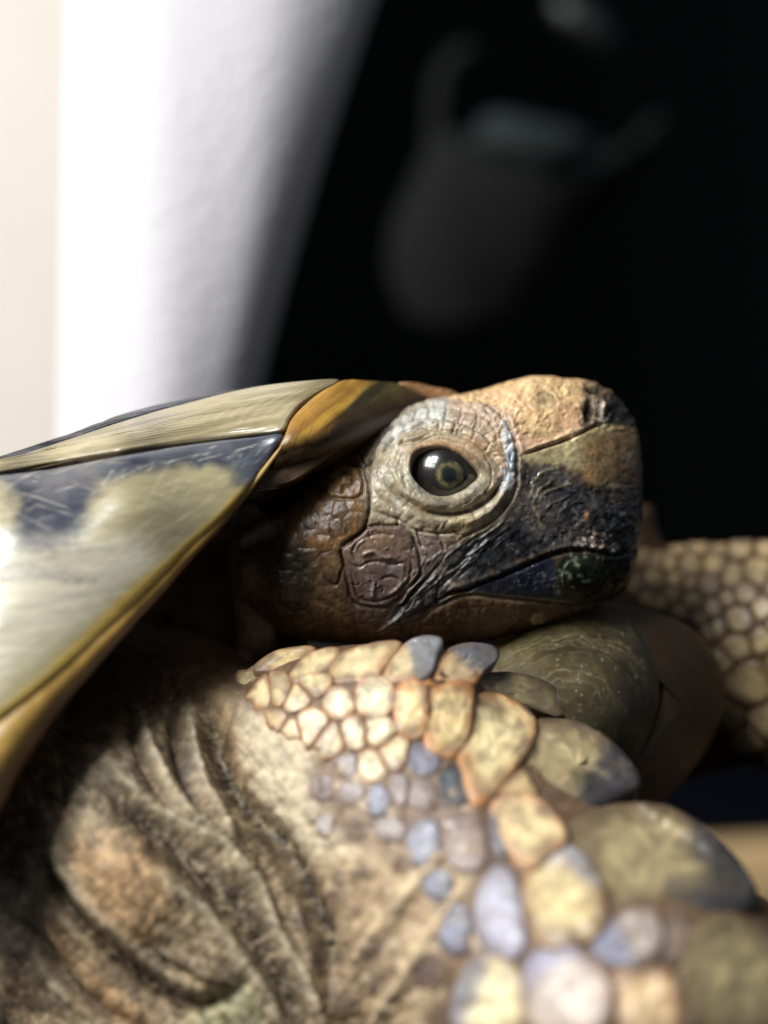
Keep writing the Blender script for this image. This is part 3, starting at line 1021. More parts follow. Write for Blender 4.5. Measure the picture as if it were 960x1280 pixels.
def sdf_near(p):
    f = rcone(p, (460, 1003, -10), (800, 1335, 190), 196, 254)
    f = smin(f, rcone(p, (392, 918, 30), (520, 912, 60), 98, 104), 30)
    f = smin(f, rcone(p, (800, 1335, 190), (900, 1800, 150), 240, 200), 60)
    return f


def sdf_far(p):
    g_ = rcone(p, (850, 830, -440), (1010, 812, -380), 122, 130)
    g_ = smin(g_, rcone(p, (1010, 812, -380), (1120, 1000, -360), 120, 120), 40)
    g_ = smin(g_, rcone(p, (1120, 1000, -360), (1150, 1650, -360), 120, 110), 40)
    g_ = smin(g_, rcone(p, (786, 648, -400), (776, 760, -420), 34, 60), 30)
    g_ = smin(g_, rcone(p, (850, 830, -440), (300, 1000, -420), 130, 200), 60)
    return g_


def sdf_body(p):
    f = sdf_near(p)
    f = smin(f, rcone(p, (146, 1062, 25), (330, 1260, 30), 165, 180), 50)      # folded skin of the upper arm
    f = smin(f, rcone(p, (100, 1185, 60), (190, 1320, 60), 120, 150), 40)
    f = smin(f, rcone(p, (215, 905, -75), (300, 1010, -30), 105, 130), 60)      # shoulder skin up to the neck
    f = smin(f, rcone(p, (120, 900, -130), (215, 905, -75), 120, 105), 60)
    f = smin(f, rcone(p, (-150, 1000, -250), (200, 1150, -200), 330, 240), 80)   # trunk
    f = smin(f, rcone(p, (330, 725, -190), (130, 860, -290), 96, 170), 40)      # neck
    f = smin(f, rcone(p, (318, 680, -96), (322, 800, -80), 18, 24), 10)        # collar folds
    f = smin(f, rcone(p, (300, 690, -90), (314, 806, -72), 15, 20), 5)
    # far foreleg
    g_ = sdf_far(p)
    f = smin(f, g_, 40)
    # stand on the ground
    gz = (p[..., 1] - 640) * (DP - p[..., 2]) / DP - HC
    return np.maximum(f, gz * 0.8)


def grad(f, p, e=1.0):
    g_ = np.stack([f(p + np.eye(3)[i] * e) - f(p - np.eye(3)[i] * e) for i in range(3)], -1) / (2 * e)
    return g_ / (np.linalg.norm(g_, axis=-1, keepdims=True) + 1e-9)


def surface_nets(f, lo, hi, h):
    ax = [np.arange(lo[i], hi[i] + h, h) for i in range(3)]
    G = np.stack(np.meshgrid(*ax, indexing='ij'), -1)
    V = f(G)
    s = V < 0
    nx, ny, nz = V.shape
    c = np.zeros((nx - 1, ny - 1, nz - 1), int)
    for a in (0, 1):
        for b in (0, 1):
            for d in (0, 1):
                c += s[a:nx - 1 + a, b:ny - 1 + b, d:nz - 1 + d]
    act = (c > 0) & (c < 8)
    idx = np.full(act.shape, -1)
    idx[act] = np.arange(act.sum())
    I = np.argwhere(act)
    P = (I + 0.5) * h + np.array(lo)
    quads = []
    for axn in range(3):
        a = [slice(None)] * 3
        b = [slice(None)] * 3
        a[axn] = slice(0, -1)
        b[axn] = slice(1, None)
        s0, s1 = s[tuple(a)], s[tuple(b)]
        E = np.argwhere(s0 != s1)
        u, v = [(1, 2), (2, 0), (0, 1)][axn]
        ok = (E[:, u] > 0) & (E[:, v] > 0) & (E[:, u] < V.shape[u] - 1) & (E[:, v] < V.shape[v] - 1)
        E = E[ok]
        du = np.zeros(3, int)
        dv = np.zeros(3, int)
        du[u] = 1
        dv[v] = 1
        q = np.stack([idx[tuple((E - du - dv).T)], idx[tuple((E - dv).T)], idx[tuple(E.T)], idx[tuple((E - du).T)]], -1)
        fl = s0[tuple(E.T)]
        q[~fl] = q[~fl][:, ::-1]
        quads.append(q)
    return P, np.vstack(quads)


def project(f, P, it=4):
    for _ in range(it):
        n_ = grad(f, P)
        P = P - n_ * np.clip(f(P), -12, 12)[:, None] * 0.9
    return P


def subdivide(P, Q, sel=None):
    if sel is not None:
        keep = Q[~sel]
        Q = Q[sel]
    n0 = len(P)
    E = np.sort(np.stack([Q, np.roll(Q, -1, 1)], -1).reshape(-1, 2), 1)
    U, inv = np.unique(E, axis=0, return_inverse=True)
    inv = inv.reshape(-1, 4)
    M = (P[U[:, 0]] + P[U[:, 1]]) / 2
    Fc = P[Q].mean(1)
    e = n0 + inv
    c = n0 + len(U) + np.arange(len(Q))
    out = [np.stack([Q[:, i], e[:, i], c, e[:, (i - 1) % 4]], -1) for i in range(4)]
    R = np.vstack(out)
    if sel is not None:
        R = np.vstack([R, keep])
    return np.vstack([P, M, Fc]), R


def relax(P, Q, it=2):
    for _ in range(it):
        A = np.zeros_like(P)
        n_ = np.zeros(len(P))
        c = P[Q].mean(1)
        for i in range(4):
            np.add.at(A, Q[:, i], c)
            np.add.at(n_, Q[:, i], 1)
        P = np.where(n_[:, None] > 0, A / np.maximum(n_, 1)[:, None], P)
    return P


BP, BQ = surface_nets(sdf_body, (-420, 620, -700), (1290, 1900, 480), 14.0)
BP = relax(BP, BQ, 3)
BP = project(sdf_body, BP)
for lev in range(2):
    cen = BP[BQ].mean(1)
    sel = (cen[:, 1] < 1330) & (cen[:, 0] > -60) & (cen[:, 0] < 1040) & (grad(sdf_body, cen)[:, 2] > -0.35)
    BP, BQ = subdivide(BP, BQ, sel)
    BP = project(sdf_body, BP, 2)
cen = BP[BQ].mean(1)
# drop hidden back pieces of the extra level, keep all

# ---- leg relief and pigment
LG = Canvas(-60, 640, 1010, 1340, (150, 122, 86), seed=5)
X, Y = LG.X, LG.Y
n = sstep(0.4, 0.6, fbm(X, Y, 46, 3))[..., None]
LG.C = lin((176, 148, 108)) * n + lin((120, 92, 64)) * (1 - n)
# neck and hollow
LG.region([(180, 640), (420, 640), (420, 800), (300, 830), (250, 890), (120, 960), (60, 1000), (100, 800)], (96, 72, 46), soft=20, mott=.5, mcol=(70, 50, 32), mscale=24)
LG.region([(288, 680), (312, 670), (336, 690), (342, 810), (312, 830), (296, 790)], (122, 96, 74), soft=8)
# far leg
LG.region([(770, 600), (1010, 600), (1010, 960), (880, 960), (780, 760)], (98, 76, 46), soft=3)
# upper arm skin, mottled dark
LG.region([(20, 1010), (130, 930), (240, 880), (290, 960), (370, 1090), (430, 1340), (0, 1340)], (166, 144, 114), soft=20, mott=0.75, mcol=(92, 76, 57), mscale=26, seed=8)
LG.region([(90, 1050), (160, 1050), (210, 1110), (200, 1170), (150, 1180), (105, 1130)], (206, 164, 116), a=0.6, soft=24, mott=0.5, mcol=(130, 104, 76), mscale=18)
LG.region([(60, 1160), (100, 1170), (130, 1215), (190, 1270), (150, 1280), (90, 1240)], (190, 148, 102), a=0.6, soft=16, mott=0.5, mcol=(96, 74, 56), mscale=18)
LG.region([(250, 1255), (310, 1230), (330, 1280), (300, 1340), (220, 1340)], (150, 148, 112), a=0.7, soft=12)
# inner face of the foreleg
LEGF = [(290, 850), (330, 820), (620, 820), (800, 1000), (1000, 1200), (1000, 1340), (420, 1340), (400, 1180), (350, 1060), (290, 940)]
LG.region(LEGF, (180, 157, 124), soft=10, mott=0.6, mcol=(126, 102, 80), mscale=22)
LG.region([(300, 880), (350, 900), (400, 960), (430, 1060), (370, 1060), (320, 980)], (206, 192, 164), a=0.7, soft=16)
LG.region([(395, 940), (470, 950), (540, 960), (600, 1010), (580, 1080), (520, 1060), (450, 1060), (400, 1010)], (112, 92, 82), a=0.8, soft=18,
          mott=0.4, mcol=(168, 142, 114), mscale=20)
for (x, y, rx, ry, a) in ((402, 985, 14, 12, 0), (440, 1033, 14, 14, 0), (430, 960, 14, 16, 0), (470, 1190, 14, 26, 40), (500, 1130, 16, 10, -40), (432, 1250, 14, 12, 0),
                          (533, 1210, 16, 18, 0), (560, 1250, 10, 10, 0), (470, 1230, 10, 12, 0), (420, 1120, 12, 12, 0), (455, 1090, 12, 8, 0), (505, 1080, 14, 12, 0),
                          (610, 1050, 26, 32, 0), (590, 980, 14, 24, 10), (480, 1260, 9, 10, 0), (395, 1200, 12, 24, 0), (375, 1150, 9, 20, -10), (510, 1030, 14, 16, 0)):
    LG.spot(x, y, rx, ry, a, (98, 80, 72), 0.8, h=2.5, p=3, warp=8)
LG.region([(280, 850), (330, 800), (640, 790), (860, 980), (1010, 1180), (1010, 1340), (560, 1340), (570, 1160), (600, 1060), (560, 960), (470, 970), (420, 930), (340, 900)], (92, 66, 48), soft=14, mott=.5, mcol=(62, 50, 42), mscale=18, a=.85)
rsl = np.random.RandomState(44)
for i in range(110):
    x, y = 385 + rsl.rand() * 240, 935 + rsl.rand() * 350
    if x < 330 + (y - 900) * .25:
        continue
    LG.spot(x, y, 4 + rsl.rand() * 9, 4 + rsl.rand() * 8, rsl.rand() * 180, [(96, 78, 70), (120, 98, 84), (214, 192, 160)][rsl.randint(3)], .55, h=1.5, p=3, warp=8)
Mleg = LG.mask(LEGF, 12)
LG.cells(24, Mleg, 1.5, 0.8, (150, 118, 92), 0.22, seed=71, vary=0.16)
Mneck = LG.mask([(60, 930), (240, 860), (290, 960), (420, 1340), (0, 1340), (0, 1050)], 14)
LG.cells(9, Mneck, 1.3, 0.6, (60, 46, 34), 0.3, seed=72, ax=1.4, ang=52, vary=0.4)
LG.H += Mneck * (fbm((X * .64 + Y * .77) * .4, (-X * .77 + Y * .64), 6, 401, 3) - .5) * 4

# folds
R_ = [[(131, 949), (184, 997), (232, 1030), (280, 1058), (324, 1106), (350, 1167), (385, 1229), (415, 1300)],
      [(171, 885), (192, 944), (227, 1001), (271, 1040)], [(236, 880), (249, 953), (271, 1006), (297, 1050)],
      [(192, 1085), (245, 1128), (289, 1176), (332, 1237), (362, 1300)]]
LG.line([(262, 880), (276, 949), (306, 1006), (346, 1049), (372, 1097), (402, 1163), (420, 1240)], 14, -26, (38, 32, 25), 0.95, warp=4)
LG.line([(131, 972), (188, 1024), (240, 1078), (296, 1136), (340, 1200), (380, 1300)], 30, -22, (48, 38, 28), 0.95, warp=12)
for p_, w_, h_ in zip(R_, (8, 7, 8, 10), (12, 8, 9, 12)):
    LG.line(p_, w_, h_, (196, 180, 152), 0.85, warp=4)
LG.line([(160, 900), (185, 960), (215, 1000)], 8, -12, (66, 50, 36), 0.6)
LG.line([(214, 890), (225, 950), (250, 1010)], 8, -14, (70, 54, 38), 0.6)
LG.spot(150, 1120, 80, 60, 45, None, h=26, p=3)
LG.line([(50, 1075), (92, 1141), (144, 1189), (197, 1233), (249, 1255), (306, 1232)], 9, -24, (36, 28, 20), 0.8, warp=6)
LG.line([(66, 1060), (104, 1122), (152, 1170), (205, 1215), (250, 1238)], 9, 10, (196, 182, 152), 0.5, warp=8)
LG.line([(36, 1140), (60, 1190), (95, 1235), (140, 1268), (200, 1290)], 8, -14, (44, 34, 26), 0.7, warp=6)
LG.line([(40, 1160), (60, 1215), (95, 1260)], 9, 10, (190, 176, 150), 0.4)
for k in range(7):
    LG.line([(180 + k * 12, 1180 + k * 4), (215 + k * 10, 1204 + k * 3), (250 + k * 8, 1222 + k * 3)], 4, rs.choice([-5, 5]), (90, 72, 50), 0.4)
for (x, y) in ((480, 1150), (520, 1110), (550, 1150), (500, 1230)):
    LG.line([(x + 40, y - 50), (x, y), (x - 40, y + 60)], 7, 6, (224, 200, 164), 0.4, warp=10)
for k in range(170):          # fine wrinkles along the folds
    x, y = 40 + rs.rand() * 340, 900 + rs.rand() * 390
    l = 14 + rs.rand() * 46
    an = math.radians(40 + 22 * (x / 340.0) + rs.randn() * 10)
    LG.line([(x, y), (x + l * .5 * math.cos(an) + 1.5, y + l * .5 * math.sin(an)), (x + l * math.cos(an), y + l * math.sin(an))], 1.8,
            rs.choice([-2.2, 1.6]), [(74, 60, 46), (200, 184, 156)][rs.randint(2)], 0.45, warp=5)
for k in range(60):           # creases of the loose arm skin
    x = 70 + rs.rand() * 270
    y = 930 + rs.rand() * 340
    l = 16 + rs.rand() * 40
    an = math.radians(45 + rs.randn() * 18)
    LG.line([(x, y), (x + l * .5 * math.cos(an) + 2, y + l * .5 * math.sin(an)), (x + l * math.cos(an), y + l * math.sin(an))], 2.5 + rs.rand() * 2,
            rs.choice([-2.5, -2, 2]), (84, 66, 50), 0.35, warp=6)
LG.H += (fbm(X, Y, 12, 33) - .5) * (5 - 3.4 * Mneck)
MSB = LG.mask([(270, 850), (300, 800), (640, 780), (880, 980), (1030, 1180), (1030, 1360), (560, 1360), (570, 1160), (600, 1060), (570, 960), (480, 980), (420, 940), (300, 900)], 24)
LG.H *= 1 - 0.85 * MSB
LG.C *= (1 + (fbm(X, Y, 9, 34) - .5) * 0.36)[..., None]
LG.C = np.clip(LG.C, 0.003, 0.9)

bn = grad(sdf_body, BP)
face_w = sstep(-0.05, 0.4, bn[:, 2])
inwin = sstep(1338, 1300, BP[:, 1])
Hb = LG.at(LG.H, BP[:, 0], BP[:, 1])
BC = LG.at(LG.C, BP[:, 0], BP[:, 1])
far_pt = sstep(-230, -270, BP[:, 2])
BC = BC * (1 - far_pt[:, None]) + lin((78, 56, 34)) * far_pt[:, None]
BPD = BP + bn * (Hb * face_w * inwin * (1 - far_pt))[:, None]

# ---- one mesh for the body skin: head loft (without the beak parts) + trunk and legs
nx_ = len(xs)
HF = grid_faces(nx_, nv, wrap_v=True)
Hpts = HEADP.reshape(-1, 3)
Hcol = HEADC_.reshape(-1, 3)
hcen = Hpts[HF].mean(1)


def in_poly(poly, x, y):
    p = np.asarray(poly, float)
    ins = np.zeros(x.shape, bool)
    for (xa, ya), (xb, yb) in zip(p, np.roll(p, -1, 0)):
        if ya != yb:
            ins ^= ((ya > y) != (yb > y)) & (x < (xb - xa) * (y - ya) / (yb - ya) + xa)
    return ins


UP_B = [(652, 586), (654, 570), (692, 556), (728, 541), (747, 531), (768, 525), (830, 525), (830, 689), (800, 688), (770, 694), (748, 690), (722, 687),
        (690, 693), (648, 712), (607, 728), (612, 690), (640, 640)]
LO_B = [(607, 728), (648, 712), (690, 693), (722, 687), (748, 690), (770, 694), (800, 688), (830, 689), (830, 744), (780, 748), (745, 756), (704, 752), (640, 748), (590, 742)]
SN_S = [(600, 500), (632, 470), (669, 440), (735, 440), (740, 478), (732, 500), (728, 541), (692, 556), (654, 570), (645, 552), (640, 533), (630, 517), (612, 508)]
hx, hy = hcen[:, 0], hcen[:, 1]
# test on the undisplaced coordinates so both sides of the head split alike
u0 = HP.reshape(-1, 3)[HF].mean(1)
mu = in_poly(UP_B, u0[:, 0], u0[:, 1])
ml = in_poly(LO_B, u0[:, 0], u0[:, 1]) & ~mu
ms = in_poly(SN_S, u0[:, 0], u0[:, 1]) & ~mu & ~ml
# vertex normals of the whole head for seamless shading across the splits
Wp = W(Hpts)
fn = np.cross(Wp[HF[:, 2]] - Wp[HF[:, 0]], Wp[HF[:, 3]] - Wp[HF[:, 1]])
VN = np.zeros_like(Wp)
for i in range(4):
    np.add.at(VN, HF[:, i], fn)
VN /= np.linalg.norm(VN, axis=1, keepdims=True) + 1e-20
mid = (len(xs) // 3) * nv + nth // 2
flip = VN[mid, 1] > 0     # near side has to face the viewer (-Y)
if flip:
    VN = -VN
    HF = HF[:, ::-1]


def sub_mesh(name, fm, mat, parent):
    f = HF[fm]
    u, inv = np.unique(f, return_inverse=True)
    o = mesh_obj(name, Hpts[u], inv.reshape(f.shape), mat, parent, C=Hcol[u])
    o.data.normals_split_custom_set_from_vertices(VN[u].tolist())
    return o


# front and back caps of the head loft close by themselves (the rings collapse)
fb = HF[~(mu | ml | ms)]
u, inv = np.unique(fb, return_inverse=True)
P_all = np.vstack([Hpts[u], BPD])
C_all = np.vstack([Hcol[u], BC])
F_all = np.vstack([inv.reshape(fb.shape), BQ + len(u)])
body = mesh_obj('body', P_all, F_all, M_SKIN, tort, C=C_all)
body.data.materials.append(M_LEG)
mi = np.zeros(len(F_all), np.int32)
mi[len(fb):] = 1
body.data.polygons.foreach_set('material_index', mi)
# normals: the head's own, the rest computed
me = body.data
vn = np.zeros((len(P_all), 3), np.float32)
me.vertex_normals.foreach_get('vector', vn.ravel())
Wb = W(P_all)
fnb = np.cross(Wb[F_all[:, 2]] - Wb[F_all[:, 0]], Wb[F_all[:, 3]] - Wb[F_all[:, 1]])
vb = np.zeros_like(Wb)
for i in range(4):
    np.add.at(vb, F_all[:, i], fnb)
vb /= np.linalg.norm(vb, axis=1, keepdims=True) + 1e-20
vb[:len(u)] = VN[u]
me.normals_split_custom_set_from_vertices(vb.tolist())

sub_mesh('upper_beak', mu, M_BEAK, body)
sub_mesh('lower_beak', ml, M_BEAK, body)
sub_mesh('snout_shield', ms, M_SKIN, body)

# ---- eye
m, N, L, B = new_mat('eye_gloss')
ca = N.new('ShaderNodeVertexColor')
ca.layer_name = 'pigment'
L.new(ca.outputs[0], B.inputs['Base Color'])
B.inputs['Roughness'].default_value = 0.24
B.inputs['Coat Weight'].default_value = 1.0
B.inputs['Coat Roughness'].default_value = 0.045
M_EYE = m
ER = 50.0
EC = np.array([556.0, 593.0, surf_head(np.array([556.0]), np.array([593.0]))[0] + 10 - ER + 1.0])


def cap(a0, a1, axis, R, na, nb, colf):
    ax = np.array(axis, float)
    ax /= np.linalg.norm(ax)
    t1 = np.cross(ax, (0, 1, 0.0))
    t1 /= np.linalg.norm(t1)
    t2 = np.cross(ax, t1)
    a = np.linspace(a0, a1, na)
    b = np.linspace(0, 2 * np.pi, nb, endpoint=False)
    A, Bv = np.meshgrid(a, b, indexing='ij')
    d_ = np.cos(A)[..., None] * ax + np.sin(A)[..., None] * (np.cos(Bv)[..., None] * t1 + np.sin(Bv)[..., None] * t2)
    return (EC + R * d_).reshape(-1, 3), grid_faces(na, nb, wrap_v=True), colf(A.ravel(), Bv.ravel())


def eye_cols(A, Bv):
    u_, v_ = A * np.cos(Bv) * 100, A * np.sin(Bv) * 100
    return lin((34, 31, 29))[None] * (0.3 + 1.4 * fbm(u_, v_, 22, 521, 3))[:, None]


def iris_cols(A, Bv):
    u_, v_ = A * np.cos(Bv) * 100, A * np.sin(Bv) * 100
    n_ = fbm(u_, v_, 9, 501, 4)
    wob_ = (fbm(u_, v_, 14, 511, 3) - .5) * .16
    ring = sstep(0.14, 0.30, A + wob_) * sstep(0.39, 0.27, A + wob_)
    side = 0.72 + 0.28 * np.cos(Bv - 0.4)  # pale reflection on the left, painted into the iris colour
    c = lin((112, 104, 70))[None] * (0.15 + 1.7 * n_)[:, None] * (0.15 + 0.85 * ring * side)[:, None]
    c = c + lin((22, 24, 24))[None] * (1 - ring)[:, None]
    return c


iax = (0.115, 0.02, 1.0)
P_, F_, C_ = cap(0.001, 2.2, iax, ER, 60, 72, eye_cols)
eye = mesh_obj('eyeball', P_, F_, M_EYE, body, C=C_)
P_, F_, C_ = cap(0.175, 0.385, iax, ER + 0.5, 16, 72, iris_cols)
mesh_obj('iris', P_, F_, M_EYE, eye, C=C_).parent = body
P_, F_, C_ = cap(0.001, 0.18, iax, ER + 0.55, 10, 48, lambda A, Bv: lin((24, 29, 29))[None] * (0.8 + 0.8 * (A / 0.18) ** 2)[:, None])
mesh_obj('pupil', P_, F_, M_EYE, eye, C=C_).parent = body


# ------------------------------------------------------------------ scales of the legs
def ray_surface(f, px, py, hi=620.0, lo=-700.0):
    px = np.asarray(px, float)
    py = np.asarray(py, float)
    d = np.full(px.shape, hi)
    best = np.full(px.shape, 1e9)
    bd = d.copy()
    for _ in range(90):
        v = f(np.stack([px, py, d], -1))
        m_ = v < best
        best = np.where(m_, v, best)
        bd = np.where(m_, d, bd)
        d = np.maximum(d - np.where(v > 0.3, np.maximum(v * 0.9, 0.6), 0), lo)
    return bd, best


def scale_set(seeds, f, rz, nth_, nrad, name, gap=0.975, clampz=None):
    """seeds: dicts x y rx ry ang h tip col edge alt altdir; each becomes one horny scale"""
    pos = np.array([(s['x'], s['y']) for s in seeds])
    rad = np.array([0.5 * (s['rx'] + s['ry']) for s in seeds])
    rs_ = np.random.RandomState(9)
    for i, s in enumerate(seeds):
        th_ = np.linspace(0, 2 * np.pi, nth_, endpoint=False)
        a = math.radians(s.get('ang', 0))
        pw = 2.6
        r = 1 / (np.abs(np.cos(th_ - a) / s['rx']) ** pw + np.abs(np.sin(th_ - a) / s['ry']) ** pw) ** (1 / pw)
        r_el = r * (1.2 + 0.05 * np.sin(th_ * 2 + rs_.rand() * 6) + 0.04 * np.sin(th_ * 3 + rs_.rand() * 6))
        acc = np.zeros(nth_)
        dx = np.stack([np.cos(th_), np.sin(th_)], -1)
        for j in range(len(seeds)):
            if j == i:
                continue
            e = pos[j] - pos[i]
            L_ = np.hypot(*e)
            if L_ > 4 * (rad[i] + rad[j]) or L_ < 1:
                continue
            # radii along the joining line share the gap
            sj = seeds[j]
            an = math.atan2(e[1], e[0])
            def rr(q):
                b_ = an - math.radians(q.get('ang', 0))
                return 1 / math.hypot(math.cos(b_) / q['rx'], math.sin(b_) / q['ry'])
            ra, rb = rr(s), rr(sj)
            cut = L_ * ra / (ra + rb) * gap
            pr = dx @ (e / L_)
            lim = np.where(pr > 0.05, cut / np.maximum(pr, 0.05), 1e9)
            # soft minimum for rounded corners
            acc = acc + lim ** -7.0
        lim = np.maximum(acc, 1e-40) ** (-1 / 7.0)
        gf = s.get('grow', 1.6)
        near_ = sstep(gf * 1.3, gf * 0.95, lim / r_el)
        full = ((r_el * gf) ** -7.0 + lim ** -7.0) ** (-1 / 7.0)
        alone = (r_el ** -7.0 + lim ** -7.0) ** (-1 / 7.0)
        r = alone * (1 - near_) + full * near_
        if 'poly' in s:
            r = s['poly'](th_)
        r = np.convolve(np.r_[r[-1], r, r[0]], (0.15, 0.7, 0.15), 'valid')
        tdir = np.cos(th_ - math.radians(s.get('tipa', 40)))
        r = r * (1.0 + (0.06 if s.get('tip', 0) > 5 else 0.03) * np.maximum(tdir, 0))
        rr_ = np.r_[np.linspace(0.001, 1, nrad) ** 0.8, 1.04]
        x = s['x'] + np.outer(rr_, r * np.cos(th_))
        y = s['y'] + np.outer(rr_, r * np.sin(th_))
        d_, gp = ray_surface(f, x, y)
        hit = gp < 2.0
        A_ = np.c_[np.ones(x.size), (x - s['x']).ravel(), (y - s['y']).ravel()]
        wt = np.where(hit, 1.0, 0.02).ravel()
        sol = np.linalg.lstsq(A_ * wt[:, None], d_.ravel() * wt, rcond=None)[0]
        sl_ = np.hypot(sol[1], sol[2])
        if sl_ > 1.15:
            sol[1:] *= 1.15 / sl_
            cm = (A_[:, 1:] @ sol[1:])
            sol[0] = ((d_.ravel() - cm) * wt).sum() / wt.sum()
        pl_ = (A_ @ sol).reshape(x.shape)
        base = np.stack([x, y, pl_ + np.where(hit, np.clip(d_ - pl_, -s['h'], s['h']) * 0.4, 0)], -1)
        nn = np.array([-sol[1], -sol[2], 1.0])
        nn = (nn / np.linalg.norm(nn))[None, None] + 0 * base
        R2 = rr_[:, None]
        hgt = s['h'] * 0.17 * (np.clip(1 - np.minimum(R2, 1) ** 7, 0, 1) ** 0.6) + s['h'] * 0.14 * (1 - np.minimum(R2, 1) ** 2) + 1.6 - (R2 > 1.001) * (8 + s['h'] * .7)
        tip = s.get('tip', 0)
        ta = math.radians(s.get('tipa', 40))
        along = R2 * (np.cos(th_ - ta))[None]
        hgt = hgt + np.where(R2 > 1.001, 0, tip * (along * 0.55 + 0.25))
        hgt = hgt + (R2 <= 1) * s['h'] * 0.06 * np.sin(R2 * 22 + rs_.rand() * 6 + 5 * fbm(x, y, 14, 360 + i))
        hgt = hgt + (fbm(x, y, max(10, s['rx'] * .6), i) - .5) * s['h'] * 0.3
        P = base + nn * hgt[..., None]
        kc = 0.9 * sstep(0.25, 1.02, R2 + (fbm(x, y, 10, 260 + i) - .5) * .5) ** 1.7
        c = lin(s['col'])[None, None] * (1 - kc)[..., None] + lin(s['edge'])[None, None] * kc[..., None]
        if 'alt' in s:
            aa = math.radians(s['altdir'])
            ka = sstep(s.get('alt0', 0.1), s.get('alt0', 0.1) + 0.5, R2 * np.cos(th_ - aa)[None] + (fbm(x, y, 12, 5 + i) - .5) * .5) * 0.9
            c = c * (1 - ka)[..., None] + lin(s['alt'])[None, None] * ka[..., None]
        c = c * (0.62 + 0.76 * fbm(x, y, 11, 60 + i))[..., None]
        dk = sstep(0.50, 0.66, fbm(x, y, 13, 160 + i)) * 0.5
        c = c * (1 - dk)[..., None] + lin((112, 98, 84)) * dk[..., None]
        F = grid_faces(len(rr_), nth_, wrap_v=True)[:, ::-1]
        o = mesh_obj(name, P.reshape(-1, 3), F, M_SCALE, body, C=c.reshape(-1, 3))


def q4(u, v, ru, rv, ang=0, **k):
    return dict(x=240 + u / 2.2857, y=780 + v / 2.2857, rx=ru / 2.2, ry=rv / 2.2, ang=ang, **k)


def q5(u, v, ru, rv, ang=0, **k):
    return dict(x=540 + u / 2.2857, y=780 + v / 2.2857, rx=ru / 2.2857, ry=rv / 2.2857, ang=ang, **k)


def qp(x0, pts, h, **k):
    """a scale with its own outline"""
    p = smooth_poly(np.array(pts, float), 8, True)
    # keep the corners a little sharper than the spline
    p = np.stack([x0 + p[:, 0] / 2.2857, 780 + p[:, 1] / 2.2857], -1)
    c = (p.max(0) + p.min(0)) / 2 * .5 + p.mean(0) * .5
    a = np.arctan2(p[:, 1] - c[1], p[:, 0] - c[0])
    r = np.hypot(p[:, 0] - c[0], p[:, 1] - c[1])
    o_ = np.argsort(a)
    a, r = a[o_], r[o_]
    rx, ry = np.ptp(p[:, 0]) / 2, np.ptp(p[:, 1]) / 2
    return dict(x=c[0], y=c[1], rx=rx * .8, ry=ry * .8, h=h, poly=lambda t: np.interp(t, a, r, period=2 * np.pi) * 1.10, **k)


